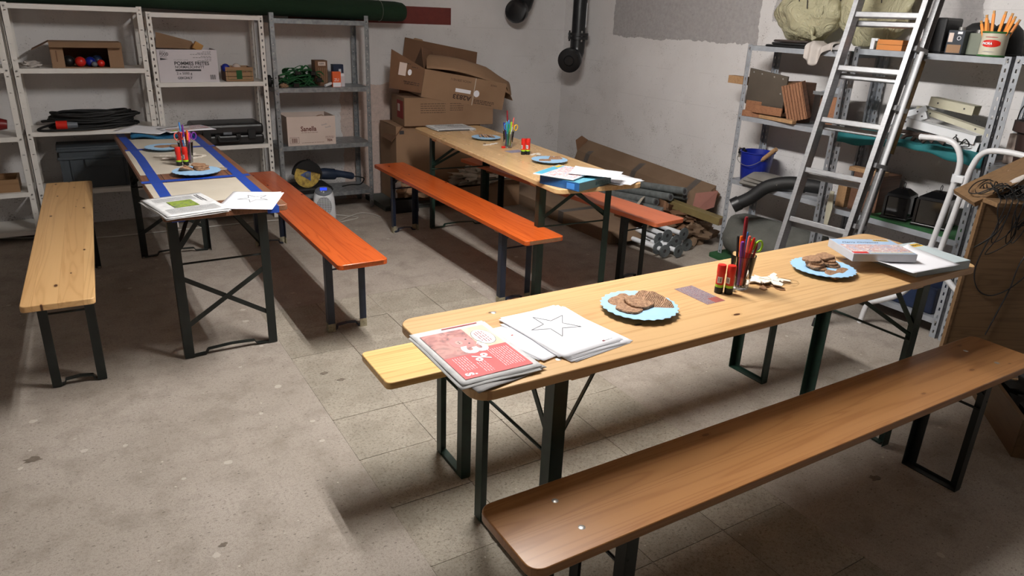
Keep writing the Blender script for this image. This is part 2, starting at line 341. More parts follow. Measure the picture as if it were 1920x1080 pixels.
# ---------------------------------------------------------------- mesh building
I4 = Matrix.Identity(4)
def TR(x=0, y=0, z=0, rx=0, ry=0, rz=0):
    return Matrix.Translation((x, y, z)) @ Euler((rx, ry, rz)).to_matrix().to_4x4()
class MB:
    def __init__(s): s.v = []; s.f = []
    def add(s, vs, fs, M=None):
        k = len(s.v)
        s.v += [tuple(M @ Vector(p)) if M is not None else tuple(p) for p in vs]
        s.f += [tuple(i + k for i in f) for f in fs]; return s
    def box(s, x0, x1, y0, y1, z0, z1, M=None):
        if x0 > x1: x0, x1 = x1, x0
        if y0 > y1: y0, y1 = y1, y0
        if z0 > z1: z0, z1 = z1, z0
        return s.add([(x0, y0, z0), (x1, y0, z0), (x1, y1, z0), (x0, y1, z0), (x0, y0, z1), (x1, y0, z1), (x1, y1, z1), (x0, y1, z1)],
                     [(3, 2, 1, 0), (4, 5, 6, 7), (0, 1, 5, 4), (1, 2, 6, 5), (2, 3, 7, 6), (3, 0, 4, 7)], M)
    def bar(s, p, q, w, h, up=(0, 0, 1)):
        p, q = Vector(p), Vector(q); d = (q - p); L = d.length; d.normalize()
        a = d.cross(Vector(up))
        if a.length < 1e-4: a = d.cross(Vector((0, 1, 0)))
        a.normalize(); b = a.cross(d)
        vs = [p + a * (i * w / 2) + b * (j * h / 2) + d * k for k in (0, L) for i, j in ((-1, -1), (1, -1), (1, 1), (-1, 1))]
        return s.add(vs, [(0, 1, 2, 3), (7, 6, 5, 4), (0, 4, 5, 1), (1, 5, 6, 2), (2, 6, 7, 3), (3, 7, 4, 0)])
    def tube(s, pts, r, n=8, closed=False, cap=True):
        pts = [Vector(p) for p in pts]; N = len(pts); rs = r if isinstance(r, (list, tuple)) else [r] * N
        prev = None; rings = []
        for i, p in enumerate(pts):
            d = (pts[(i + 1) % N] - pts[i - 1]) if closed or 0 < i < N - 1 else (pts[1] - pts[0] if i == 0 else pts[-1] - pts[-2])
            d.normalize()
            if prev is None:
                a = d.cross(Vector((0, 0, 1)))
                if a.length < .05: a = d.cross(Vector((0, 1, 0)))
            else: a = prev - d * prev.dot(d)
            a.normalize(); prev = a.copy(); b = d.cross(a)
            rings.append([p + (a * math.cos(t) + b * math.sin(t)) * rs[i] for t in [2 * PI * k / n for k in range(n)]])
        vs = [q for g in rings for q in g]; fs = []
        for i in range(N if closed else N - 1):
            j = (i + 1) % N
            for k in range(n):
                l = (k + 1) % n; fs.append((i * n + k, i * n + l, j * n + l, j * n + k))
        if not closed and cap: fs += [tuple(range(n))[::-1], tuple(range((N - 1) * n, N * n))]
        return s.add(vs, fs)
    def cyl(s, p, q, r, r2=None, n=16): return s.tube([p, q], [r, r if r2 is None else r2], n)
    def lathe(s, prof, n=20, M=None, scal=None, close=False):
        vs = []; fs = []
        for i, (r, z) in enumerate(prof):
            for k in range(n):
                t = 2 * PI * k / n; rr = r * (1 + (scal[i] * math.cos(scal[-1] * t) if scal else 0))
                vs.append((rr * math.cos(t), rr * math.sin(t), z))
        P = len(prof)
        for i in range(P - 1 + (1 if close else 0)):
            j = (i + 1) % P
            for k in range(n):
                l = (k + 1) % n; fs.append((i * n + k, i * n + l, j * n + l, j * n + k))
        if not close:
            if prof[0][0] > 1e-6: fs.append(tuple(range(n))[::-1])
            if prof[-1][0] > 1e-6: fs.append(tuple(range((P - 1) * n, P * n)))
        return s.add(vs, fs, M)
    def prism(s, poly, z0, z1, M=None):
        n = len(poly); vs = [(x, y, z0) for x, y in poly] + [(x, y, z1) for x, y in poly]
        fs = [tuple(range(n))[::-1], tuple(range(n, 2 * n))] + [(i, (i + 1) % n, n + (i + 1) % n, n + i) for i in range(n)]
        return s.add(vs, fs, M)
    def sphere(s, c, r, n=12, m_=8, M=None):
        prof = [(max(1e-7, r * math.sin(PI * i / m_)), -r * math.cos(PI * i / m_)) for i in range(m_ + 1)]
        T = Matrix.Translation(c); return s.lathe(prof, n, (M @ T) if M is not None else T)
    def grid(s, fn, nu, nv, M=None):
        vs = [fn(i / (nu - 1), j / (nv - 1)) for j in range(nv) for i in range(nu)]
        fs = [(j * nu + i, j * nu + i + 1, (j + 1) * nu + i + 1, (j + 1) * nu + i) for j in range(nv - 1) for i in range(nu - 1)]
        return s.add(vs, fs, M)
    def blob(s, c, rad, seed=0, amp=.25, freq=2.2, n=28, m_=18, flat=None, M=None):
        c = Vector(c); vs = []; fs = []
        for i in range(m_ + 1):
            for k in range(n):
                th = PI * i / m_; ph = 2 * PI * k / n
                d = Vector((math.sin(th) * math.cos(ph), math.sin(th) * math.sin(ph), -math.cos(th)))
                q = 1 + amp * noise.noise(d * freq + Vector((seed * 7.1, seed, 0))) * 2 + amp * .5 * noise.noise(d * freq * 3 + Vector((seed, 3, 0)))
                p = Vector((d.x * rad[0] * q, d.y * rad[1] * q, d.z * rad[2] * q))
                if flat is not None: p.z = max(p.z, flat)
                vs.append(c + p)
        for i in range(m_):
            for k in range(n):
                l = (k + 1) % n; fs.append((i * n + k, i * n + l, (i + 1) * n + l, (i + 1) * n + k))
        return s.add(vs, fs, M)
def obj(name, mb, mat, parent=None, smooth=None, bevel=0, solid=0, label=None, M=None, kind=None, soff=0):
    me = bpy.data.meshes.new(name); me.from_pydata([tuple(p) for p in mb.v], [], mb.f)
    me.materials.append(mat)
    bm = bmesh.new(); bm.from_mesh(me)
    bmesh.ops.remove_doubles(bm, verts=bm.verts, dist=1e-5)
    bmesh.ops.recalc_face_normals(bm, faces=bm.faces); bm.to_mesh(me); bm.free()
    if smooth is not None:
        for p in me.polygons: p.use_smooth = True
        me.set_sharp_from_angle(angle=math.radians(smooth))
    o = bpy.data.objects.new(name, me); col.objects.link(o)
    if parent is not None: o.parent = parent
    if M is not None: o.matrix_local = M
    if solid:
        md = o.modifiers.new('solid', 'SOLIDIFY'); md.thickness = solid; md.offset = soff
    if bevel:
        md = o.modifiers.new('bevel', 'BEVEL'); md.width = bevel; md.segments = 2; md.limit_method = 'ANGLE'; md.angle_limit = .7
    if label: o['label'] = label
    if kind: o['kind'] = kind
    return o
def tag(o, label, cat, group=None):
    o['label'] = label; o['category'] = cat
    if group: o['group'] = group
    return o
def thing(name, label, cat, loc=(0, 0, 0), rz=0, group=None, rot=None):
    o = bpy.data.objects.new(name, None); col.objects.link(o); o.empty_display_size = .05
    o.location = loc; o.rotation_euler = rot if rot else (0, 0, rz)
    return tag(o, label, cat, group)
def struct(name, mb, mat, **k):
    o = obj(name, mb, mat, **k); o['kind'] = 'structure'; return o
def smooth_pts(pts, n=6):
    P = [Vector(p) for p in pts]; P = [P[0] * 2 - P[1]] + P + [P[-1] * 2 - P[-2]]; out = []
    for i in range(1, len(P) - 2):
        for k in range(n):
            t = k / n; a, b, c, d = P[i - 1:i + 3]
            out.append(.5 * ((2 * b) + (c - a) * t + (2 * a - 5 * b + 4 * c - d) * t * t + (3 * b - a - 3 * c + d) * t ** 3))
    out.append(P[-2]); return out
def rrect(w, d, r, n=5):
    o = []
    for cx, cy, a in ((w / 2 - r, d / 2 - r, 0), (-w / 2 + r, d / 2 - r, PI / 2), (-w / 2 + r, -d / 2 + r, PI), (w / 2 - r, -d / 2 + r, 1.5 * PI)):
        for k in range(n + 1):
            t = a + PI / 2 * k / n; o.append((cx + r * math.cos(t), cy + r * math.sin(t)))
    return o
def text(s, size, mat, parent, M, name='lettering', align='LEFT', depth=.0002, bold=0, shear=0, sx=1):
    cu = bpy.data.curves.new(name, 'FONT'); cu.body = s; cu.size = size; cu.extrude = depth; cu.align_x = align; cu.align_y = 'CENTER'
    cu.offset = bold; cu.shear = shear; cu.resolution_u = 3
    t = bpy.data.objects.new('tmp', cu); col.objects.link(t)
    bpy.context.view_layer.update()
    me = bpy.data.meshes.new_from_object(t.evaluated_get(bpy.context.evaluated_depsgraph_get()))
    col.objects.unlink(t); bpy.data.objects.remove(t)
    me.transform(M @ Matrix.Diagonal((sx, 1, 1, 1))); me.name = name
    me.materials.clear(); me.materials.append(mat)
    o = bpy.data.objects.new(name, me); col.objects.link(o); o.parent = parent
    return o
def lines(parent, mat, M, rows, name='small_print', h=.0006, depth=.0002):
    """rows: (x0, x1, y) print lines as one part"""
    mb = MB()
    for x0, x1, y in rows:
        x = x0
        while x < x1:
            L = random.uniform(.004, .016) * (h / .0006) ** .5; L = min(L, x1 - x)
            mb.box(x, x + L, y - h, y + h, 0, depth, M); x += L + .0025 * (h / .0006) ** .5
    return obj(name, mb, mat, parent, kind='stuff')
def frame3(o, xd, yd):
    """matrix with origin o, x axis along xd, y axis towards yd"""
    o, xd, yd = Vector(o), Vector(xd).normalized(), Vector(yd); z = xd.cross(yd).normalized(); y = z.cross(xd)
    M = Matrix.Identity(4)
    for i in range(3): M[i][0] = xd[i]; M[i][1] = y[i]; M[i][2] = z[i]; M[i][3] = o[i]
    return M

# ================================================================ STRUCTURE
WX, BY, CZ = 4.27, 6.07, 2.62
LX, FY = -3.6, -3.8
TX0, TX1, TY0, TY1 = .735, 1.975, .0, 3.79
mb = MB()
for x0, x1, y0, y1 in ((LX, TX0, FY, BY), (TX1, WX, FY, BY), (TX0, TX1, FY, TY0), (TX0, TX1, TY1, BY)):
    mb.box(x0, x1, y0, y1, -.12, 0)
mb.box(TX0, TX1, TY0, TY1, -.12, -.0045)
floor = struct('floor', mb, M_floor)
random.seed(7)
nx, ny = 4, 12; dx = (TX1 - TX0) / nx; dy = (TY1 - TY0) / ny
mesh_cache = []
for k in range(3):
    b = MB(); j = .0012
    b.prism(rrect(dx - 2 * j, dy - 2 * j, .005, 2), -.03, 0)
    mesh_cache.append(b)
tiles = []
for i in range(nx):
    for k in range(ny):
        z = random.uniform(-.0012, .0006)
        if k < 3: o = obj('tile', mesh_cache[k], M_tile, floor); tiles.append(o)
        else: o = tiles[(i + k) % 3].copy(); col.objects.link(o)
        o.location = (TX0 + dx * (i + .5), TY0 + dy * (k + .5), z)
        o.rotation_euler = (random.uniform(-.002, .002), random.uniform(-.002, .002), random.choice([0, PI]) + random.uniform(-.004, .004))
struct('wall_back', MB().box(LX - .2, WX + .2, BY, BY + .2, -.12, CZ), M_wallb)
struct('wall_right', MB().box(WX, WX + .2, FY - .2, BY, -.12, CZ), M_wallr)
struct('wall_left', MB().box(LX - .2, LX, FY - .2, BY, -.12, CZ), M_wallo)
struct('wall_front', MB().box(LX, WX, FY - .2, FY, -.12, CZ), M_wallo)
struct('ceiling', MB().box(LX - .2, WX + .2, FY - .2, BY + .2, CZ, CZ + .15), M_ceil)
wb = bpy.data.objects['wall_back']
obj('painted_stripe', MB().box(1.6, 3.035, BY - .0008, BY, 1.486, 1.627), M_stripe, wb, label='red-brown painted stripe on the wall')
M_stain = plain('dark_floor_stain', rgb(92, 82, 72), .7, 0, rgb(122, 110, 98), 60)
random.seed(19)
for (px, py), r in (((606, 700), .022), ((418, 1022), .014), ((62, 862), .035), ((1640, 897), .025), ((640, 712), .02)):
    q = at_z(px, py); obj('floor_stain', MB().prism([(q.x + r * math.cos(a) * random.uniform(.5, 1.3), q.y + r * .7 * math.sin(a) * random.uniform(.5, 1.3)) for a in [2 * PI * k / 14 for k in range(14)]], .0003, .0008), M_stain, floor)
# floor debris: paint flakes and dirt crumbs (uncountable)
random.seed(11); mb = MB()
for k in range(260):
    if k < 90: x, y = random.gauss(.62, .09), random.gauss(1.40, .05)
    else: x, y = random.uniform(-.6, 3.2), random.uniform(1.0, 5.3)
    r = random.uniform(.002, .008 if k < 90 else .005)
    mb.prism([(r * math.cos(t) * random.uniform(.6, 1.3), r * math.sin(t) * random.uniform(.6, 1.3)) for t in [2 * PI * i / 6 for i in range(6)]], .0002, .0014, TR(x, y, 0))
o = obj('paint_flakes', mb, plain('pale_flakes', rgb(204, 196, 184), .8)); o['kind'] = 'stuff'
tag(o, 'scattered pale paint flakes and crumbs lying on the concrete floor', 'debris')

# ---------------------------------------------------------------- strip lamps (above the frame)
def strip_lamp(x, y, z, L, lab):
    t = thing('strip_light', lab, 'lamp', (x, y, z), 0)
    obj('housing', MB().box(-.085, .085, -L / 2 - .03, L / 2 + .03, .035, .085), M_white, t, bevel=.006)
    for q in (-.055, .055): obj('fluorescent_tube', MB().cyl((q, -L / 2, .012), (q, L / 2, .012), .013, n=12), M_lamp, t, smooth=40)
    for e in (-1, 1): obj('tube_holder', MB().box(-.075, .075, e * L / 2 - .008, e * L / 2 + .008, -.005, .04), M_whitep, t)
    for e in (-1, 1): obj('suspension', MB().cyl((0, e * L / 3, .085), (0, e * L / 3, CZ - z), .006, n=8), M_white, t)
    return t
strip_lamp(*TUBE, 1.2, 'long fluorescent strip lamp hanging under the ceiling above the tables')

# ================================================================ BEER TABLES AND BENCHES
def stays(t, mat, u, hw, H, zs, inb, sgn):
    """folding diagonal stays from legs to the underside of the top"""
    for v in (-1, 1):
        obj('stay', MB().bar((u, v * (hw - .012), zs), (u - sgn * inb, v * .03, H - .03), .018, .004, (1, 0, 0)), mat, t)
def legs(t, L, W, H, inset, hwi, mat, footmat=None, brace=None, zrod=None, foot='bow', inb=.3, thick=.04, vb=.03, table=False):
    for s in (-1, 1):
        u = s * (L / 2 - inset); hw = W / 2 - hwi
        for v in (-1, 1):
            mb = MB(); y = v * hw
            mb.box(u - .002, u + .002, y, y - v * thick, .004, H - .026); mb.box(u, u - s * thick, y, y - v * .003, .004, H - .026)
            lg = obj('leg', mb, mat, t)
            if footmat:
                obj('worn_foot', MB().box(u - .0035, u + .0035, y + v * .001, y - v * (thick + .001), .0, .045).box(u, u - s * (thick + .001), y + v * .0012, y - v * .0042, 0, .045), footmat, lg, label='bare metal foot with paint worn off')
        if foot == 'bow':
            pts = [(u - s * .015, -hw + .02, .006), (u - s * .015, -hw * .55, .010), (u - s * .015, -hw * .5, .028), (u - s * .015, 0, .034), (u - s * .015, hw * .5, .028), (u - s * .015, hw * .55, .010), (u - s * .015, hw - .02, .006)]
            mb = MB()
            for a, b in zip(pts, pts[1:]): mb.bar(a, b, .024, .005)
        else:
            mb = MB().box(u, u - s * .034, -hw, hw, .0, .004).box(u, u - s * .003, -hw, hw, .0, .014)
        obj('foot_rail', mb, mat, t)
        if zrod: obj('cross_rod', MB().cyl((u - s * .012, -hw + .003, zrod), (u - s * .012, hw - .003, zrod), .005, n=8), mat, t)
        if zrod and table: stays(t, mat, u - s * .012, hw, H, zrod + .02, inb, s)
        if zrod:
            for v in (-1, 1):
                ve = vb
                obj('diagonal_brace', MB().bar((u - s * (.006 + .004 * (v + 1)), v * (hw - .004), zrod + .03), (u - s * (.006 + .004 * (v + 1)), v * ve * (1 if vb > -1 else 1), H - .03), .004, .020, (0, 0, 1)), mat, t)
        obj('cleat', MB().box(u - s * .05, u - s * .11, -W / 2 + .035, W / 2 - .035, H - .026 - .026, H - .0262), t_cleat, t)
        obj('leg_plate', MB().box(u - .02, u + .02, -hw, hw, H - .0300, H - .0263), mat, t)
        if brace:
            for v in (-1, 1):
                obj('cross_brace', MB().bar((u - s * .006 - v * .003, -v * (hw - .004), brace[0]), (u - s * .006 - v * .003, v * (hw - .004), brace[1]), .004, .022, (0, 0, 1)), mat, t)
t_cleat = M_pine
def beer(name, label, cat, x, y, rz, L, W, H, topmat, legmat, r=.03, table=False, group=None, **k):
    t = thing(name, label, cat, (x, y, 0), rz, group)
    top = obj('tabletop' if table else 'seat_plank', MB().prism(rrect(L, W, r), H - .026, H), topmat, t, smooth=40, bevel=.003)
    if table: legs(t, L, W, H, .252, .037, legmat, zrod=k.pop('zrod', .47), inb=.33, thick=.042, table=True, **k)
    else: legs(t, L, W, H, .284, .0214, legmat, zrod=.34, inb=.2, thick=.036, vb=.02, **k)
    return t, top
A = PI / 2
T1, T1t = beer('beer_table', 'dark brown slatted folding table with grey card and blue tape on top', 'table', .495, 4.217, 1.5893, 2.19, .505, .769, M_brownw, M_leg, .02, True, brace=(.42, .15))
T2, T2t = beer('beer_table', 'narrow varnished pine folding table between two orange benches in the back', 'table', 2.473, 4.056, 1.5012, 2.20, .56, .747, M_pine5, M_leggreen, .05, True, vb=-.10)
T3, T3t = beer('beer_table', 'long pale pine folding table in the foreground with red newspaper on its end', 'table', 1.817, 1.516, -.0039, 2.206, .485, .756, M_pine, M_leggreen, .05, True)
B0, _ = beer('beer_bench', 'knotty pale pine bench at the far left, nearest the white shelves', 'bench', -.107, 4.147, 1.5327, 2.21, .25, .492, M_pine3, M_leg, .02, foot='bow')
t_cleat = M_endgrain
B1, _ = beer('beer_bench', 'orange varnished bench standing along the taped brown table', 'bench', 1.09, 4.189, 1.5737, 2.20, .25, .462, M_orange, M_legblue, .025, footmat=M_foot)
B2, _ = beer('beer_bench', 'orange varnished bench in the middle, left side of the rear pine table', 'bench', 2.085, 4.124, 1.5757, 2.195, .25, .472, M_orange, M_legblue, .02, footmat=M_foot)
B5, _ = beer('beer_bench', 'faded salmon-orange bench half hidden behind the rear pine table', 'bench', 2.914, 4.128, 1.6521, 2.20, .25, .469, M_orange2, M_leg, .02)
t_cleat = M_pine
B3, _ = beer('beer_bench', 'yellowish pine bench on the far side of the foreground table', 'bench', 1.834, 2.022, -.0074, 2.195, .25, .475, M_pine4, M_leggreen, .02, foot='flat')
B4, _ = beer('beer_bench', 'warm brown pine bench in the foreground, nearest the camera', 'bench', 1.802, 1.10, -.001, 2.22, .25, .483, M_pine2, M_leg, .035, foot='flat')
# worn end-grain edges of the orange benches
for t, H in ((B1, .462), (B2, .472)):
    obj('worn_end', MB().box(-1.1, -1.0995, -.1, .1, H - .022, H - .003), M_endgrain, t, label='bare worn end of the plank')
def bolts(t, W, H, L, inset, lab='zinc bolt head'):
    for s in (-1, 1):
        for du, v in ((.08, -1), (.08, 1)):
            obj('bolt', MB().lathe([(.0001, .0015), (.006, .0013), (.009, 0)], 12, TR(s * (L / 2 - inset - du), v * (W / 2 - .07), H)), M_tin, t, smooth=60, label=lab)
bolts(T3, .485, .756, 2.206, .2); bolts(B4, .25, .483, 2.22, .1)
# slats of the brown table seen between the cards
for k in range(1, 5):
    y = -.2525 + .101 * k
    obj('slat_gap', MB().box(-1.09, 1.09, y - .0018, y + .0018, .769, .7693), plain('slat_gap_dark', rgb(40, 24, 18), .8), T1t)

# ================================================================ SHELVING
def slotted(mb, x, y, z0, z1, sx, sy, w=.035, hw=.012, hh=.012, pitch=.05, t=.002):
    """L profile with punched holes; flanges from corner (x,y) along sx and sy"""
    for ax in (0, 1):
        s_ = sx if ax == 0 else sy
        def bx(a, b, za, zb):
            if ax == 0: mb.box(x + s_ * a, x + s_ * b, y, y + sy * t, za, zb)
            else: mb.box(x, x + sx * t, y + s_ * a, y + s_ * b, za, zb)
        m0 = (w - hw) / 2
        bx(0, m0, z0, z1); bx(m0 + hw, w, z0, z1)
        z = z0
        while z < z1:
            bx(m0, m0 + hw, z, min(z1, z + pitch - hh)); z += pitch
def shelf(label, loc, rz, L, D, H, levels, mat, hole=(.012, .012, .05), lip=.03, pw=.035, ret=None):
    t = thing('shelving_unit', label, 'shelf', loc, rz)
    for x, sx in ((0, 1), (L, -1)):
        for y, sy in ((0, 1), (D, -1)):
            mb = MB(); slotted(mb, x, y, 0, H, sx, sy, pw, hole[0], hole[1], hole[2])
            obj('post', mb, mat, t)
    for z in levels:
        mb = MB(); e = .0025
        mb.box(e, L - e, e, D - e, z - .002, z)
        mb.box(pw * .7, L - pw * .7, -.0015, .0005, z - lip, z).box(pw * .7, L - pw * .7, D - .0005, D + .0015, z - lip, z)
        mb.box(e, e + .0015, .01, D - .01, z - lip, z).box(L - e - .0015, L - e, .01, D - .01, z - lip, z)
        b = obj('shelf_board', mb, mat, t)
        for xx in (pw / 2, L - pw / 2):
            obj('bolt', MB().cyl((xx, -.002, z - lip / 2), (xx, -.006, z - lip / 2), .006, n=6), M_tin, b)
    return t
SY, SX = 5.70, 3.93
shelf('white perforated steel shelving at the left edge, cut off by the frame', (-1.08, SY, 0), 0, .80, .33, 1.62, (1.15, .715, .345, .08), M_white, (.014, .006, .1))
shelf('white steel shelving holding the black cable coil and grey crate', (-.262, SY, 0), 0, .79, .33, 1.545, (1.538, 1.146, .742, .335), M_white, (.014, .006, .1))
shelf('white slotted shelving holding the white chips carton and black case', (.545, SY, 0), 0, .775, .33, 1.515, (1.512, 1.05, .588, .11), M_white, (.010, .016, .045))
shelf('galvanised steel shelving holding the beige carton and angle grinder', (1.362, SY, 0), 0, .765, .33, 1.54, (1.500, 1.00, .556, .16), M_galv, (.008, .008, .06), .034)
shelf('grey steel shelving beside the wall holding the blue bucket', (SX, 3.455, 0), -PI / 2, .765, .30, 1.47, (1.464, 1.010, .571), M_galvp, (.008, .018, .045))
shelf('grey steel shelving behind the ladder with paint tins on top', (SX, 2.675, 0), -PI / 2, .845, .30, 1.495, (1.487, 1.015, .560, .11), M_galvp, (.008, .018, .045))
shelf('grey steel shelving at the right edge behind the wooden crate', (SX, 1.815, 0), -PI / 2, .90, .30, 1.50, (1.495, .98, .55), M_galvp, (.008, .018, .045))

# ================================================================ THINGS ON THE TABLES
def on_table(p, x, y): return p
def plate(x, y, z, r, lab, tilt=(0, 0), grp='light blue paper plates'):
    t = thing('paper_plate', lab, 'plate', (x, y, z), 0, grp, rot=(tilt[0], tilt[1], random.uniform(0, 3)))
    pr = [(.0001, .002), (r * .62, .002), (r * .68, .004), (r * .74, .009), (r * .80, .012), (r * .93, .016), (r, .0175)]
    obj('dish', MB().lathe(pr, 96, None, [0, 0, 0, 0, 0, .012, .028, 26]), M_plate, t, smooth=50, solid=.0012)
    obj('embossed_ring', MB().tube([(r * .64 * math.cos(a), r * .64 * math.sin(a), .003) for a in [2 * PI * k / 40 for k in range(40)]], .0009, 5, True), plain('plate_print_blue', rgb(60, 110, 170), .5), t)
    return t
def cookie_mb(seed, l=.034, w=.026, th=.009):
    random.seed(seed); n = 26; k1, k2 = random.randint(3, 5), random.randint(2, 3); p1, p2 = random.uniform(0, 6), random.uniform(0, 6)
    poly = [(l * math.cos(a) * (1 + .10 * math.sin(k1 * a + p1) + .06 * math.sin(k2 * a + p2) + .03 * math.sin(11 * a)), w * math.sin(a) * (1 + .12 * math.sin(k1 * a + p1) + .03 * math.cos(9 * a))) for a in [2 * PI * i / n for i in range(n)]]
    return MB().prism(poly, 0, th)
cookie_src = {}
def cookie(x, y, z, seed, lab, rot=(0, 0, 0), grp='spiced cookies', sc=1):
    k = seed % 5
    if k not in cookie_src:
        o = obj('cookie', cookie_mb(k), M_cookie, bevel=.0025, smooth=60); cookie_src[k] = o
    else:
        o = cookie_src[k].copy(); col.objects.link(o)
    o.location = (x, y, z); o.rotation_euler = rot; o.scale = (sc,) * 3
    return tag(o, lab, 'cookie', grp)
def pen(x, y, z, lean, az, L, body, cap, lab, r=.0045, down=True, grp='pens in a glass', name='pen', pointed=False):
    """stands in a glass at x,y; leans lean radians towards az"""
    t = thing(name, lab, 'pen', (x, y, z), 0, grp, rot=(0, lean, az))
    obj('barrel', MB().cyl((0, 0, .004), (0, 0, L * .68), r, n=10), body, t, smooth=40)
    c = MB()
    if pointed: c.tube([(0, 0, L * .68), (0, 0, L * .92), (0, 0, L)], [r, r * .9, r * .25], 10)
    else: c.tube([(0, 0, L * .68), (0, 0, L * .97), (0, 0, L)], [r * 1.18, r * 1.12, r * .8], 10)
    obj('cap', c, cap, t, smooth=40)
    obj('tip', MB().cyl((0, 0, -.002), (0, 0, .004), r * .3, r * .9, 8), M_black, t)
    return t
def scissors(x, y, z, lean, az, mat, lab, H=.115, grp=None):
    t = thing('scissors', lab, 'scissors', (x, y, z), 0, grp, rot=(0, lean, az))
    for s in (-1, 1):
        obj('blade', MB().prism([(-.004 + s * .001, 0), (.004 + s * .001, 0), (.007 + s * .002, H * .7), (-.005 + s * .002, H * .7)], -.0008 + s * .0009, .0008 + s * .0009, Matrix.Rotation(PI / 2, 4, 'X')), M_tin, t)
        cx = s * .013; pts = [(cx + .0115 * math.cos(a), 0, H * .7 + .028 + .019 * math.sin(a)) for a in [2 * PI * k / 20 for k in range(20)]]
        obj('handle', MB().tube(pts, .0034, 8, True), mat, t, smooth=60)
    obj('pivot', MB().cyl((0, -.003, H * .62), (0, .003, H * .62), .003, n=8), M_tin, t)
    return t
def tumbler(x, y, z, h, r0, r1, lab):
    t = thing('drinking_glass', lab, 'glass', (x, y, z), 0)
    th = .002
    pr = [(.0001, 0), (r0 - .002, 0), (r0, .003), (r0 + (r1 - r0) * .35, h * .33), (r0 + (r1 - r0) * .38 + .001, h * .36), (r0 + (r1 - r0) * .36, h * .39), (r1, h - .001), (r1 - th / 2, h), (r1 - th, h - .001), (r0 - th, .010), (.0001, .009)]
    obj('body', MB().lathe(pr, 32), M_glass, t, smooth=50)
    return t
def glue(x, y, z, rz, lab, grp, sc=1):
    t = thing('glue_stick', lab, 'glue stick', (x, y, z), rz, grp)
    r = .0138 * sc; h = .098 * sc
    obj('base_knob', MB().lathe([(r * .98, 0), (r * 1.02, .002), (r * 1.02, h * .2), (r * .98, h * .22)], 20), M_black, t, smooth=40)
    obj('lime_ring', MB().cyl((0, 0, h * .22), (0, 0, h * .31), r * 1.0, n=20), M_lime, t, smooth=40)
    obj('barrel', MB().cyl((0, 0, h * .31), (0, 0, h * .7), r * .97, n=20), M_red, t, smooth=40)
    obj('cap', MB().lathe([(r * 1.03, h * .7), (r * 1.03, h * .97), (r * .95, h), (.0001, h)], 20), M_red, t, smooth=40)
    mb = MB(); rr = r * .985
    for a0 in (2.6, ):
        for i in range(6):
            a, b = a0 + i * .2, a0 + (i + 1) * .2
            mb.add([(rr * math.cos(a), rr * math.sin(a), h * .38), (rr * math.cos(b), rr * math.sin(b), h * .38), (rr * math.cos(b), rr * math.sin(b), h * .6), (rr * math.cos(a), rr * math.sin(a), h * .6)], [(0, 1, 2, 3)])
    obj('printed_band', mb, M_whitep, t)
    mb = MB(); rr = r * .995
    for i in (1, 3, 4):
        a, b = 2.6 + i * .2, 2.6 + i * .2 + .13
        mb.add([(rr * math.cos(a), rr * math.sin(a), h * .42), (rr * math.cos(b), rr * math.sin(b), h * .42), (rr * math.cos(b), rr * math.sin(b), h * .56), (rr * math.cos(a), rr * math.sin(a), h * .56)], [(0, 1, 2, 3)])
    obj('print_mark', mb, M_ink, t)
    return t
SHAPES = [
    [(0, .034), (.010, .02), (.03, .018), (.016, .004), (.024, -.016), (.004, -.008), (-.016, -.02), (-.012, .0), (-.03, .014), (-.009, .018)],
    [(-.04, 0), (-.03, .01), (-.012, .008), (-.006, .02), (.004, .011), (.02, .014), (.04, .006), (.034, -.006), (.018, -.004), (.012, -.016), (.002, -.006), (-.016, -.01), (-.03, -.006)],
    [(-.035, -.008), (-.028, .012), (-.010, .016), (.008, .012), (.03, .018), (.036, .002), (.02, -.004), (.010, -.014), (-.004, -.006), (-.018, -.016)],
    [(0, .03), (.012, .012), (.007, .012), (.02, -.006), (.005, -.006), (.005, -.016), (-.005, -.016), (-.005, -.006), (-.02, -.006), (-.007, .012), (-.012, .012)]]
def ornament(x, y, z, k, rz, lab, mat=None, tilt=(0, 0), grp='wooden ornaments', sc=1, string=None):
    t = thing('wooden_ornament', lab, 'ornament', (x, y, z), rz, grp, rot=(tilt[0], tilt[1], rz))
    obj('cutout', MB().prism([(a * sc, b * sc) for a, b in SHAPES[k]], 0, .0028), mat or M_orn, t)
    obj('hanging_hole', MB().lathe([(.0001, .0030), (.0020, .0030)], 10, TR(0, .008 * sc, 0)), M_ink, t)
    if string:
        obj('string_loop', MB().tube(smooth_pts([(0, .008 * sc, .003)] + [(a, b, .0012) for a, b in string], 5), .0009, 5), M_string, t)
    return t
def paper(x, y, z, w, h, rz, lab, name='paper_sheet', mat=None, curl=.004, grp=None, th=.0004, cat='paper'):
    def fn(u, v):
        a = (u - .5) * w; b = (v - .5) * h
        return (a, b, curl * ((2 * (u - .5)) ** 4 + .6 * (2 * (v - .5)) ** 4) * (.5 + .5 * math.sin(u * 5 + v * 3)) + .0003)
    o = obj(name, MB().grid(fn, 12, 12), mat or M_paper, smooth=30, solid=th)
    o.location = (x, y, z); o.rotation_euler = (0, 0, rz)
    return tag(o, lab, cat, grp)
def star_outline(parent, cx, cy, z, pts, name='star_outline', w=.0009):
    mb = MB()
    for i in range(len(pts)):
        a, b = pts[i], pts[(i + 1) % len(pts)]
        mb.bar((cx + a[0], cy + a[1], z), (cx + b[0], cy + b[1], z), w * 2, .0003)
    return obj(name, mb, plain('grey_pencil_line', rgb(110, 110, 114), .8), parent)
def star_pts(R_, r_, rot=0): return [((R_ if k % 2 == 0 else r_) * math.cos(rot + PI * k / 5), (R_ if k % 2 == 0 else r_) * math.sin(rot + PI * k / 5)) for k in range(10)]

H1, H2, H3 = .7695, .7472, .7562
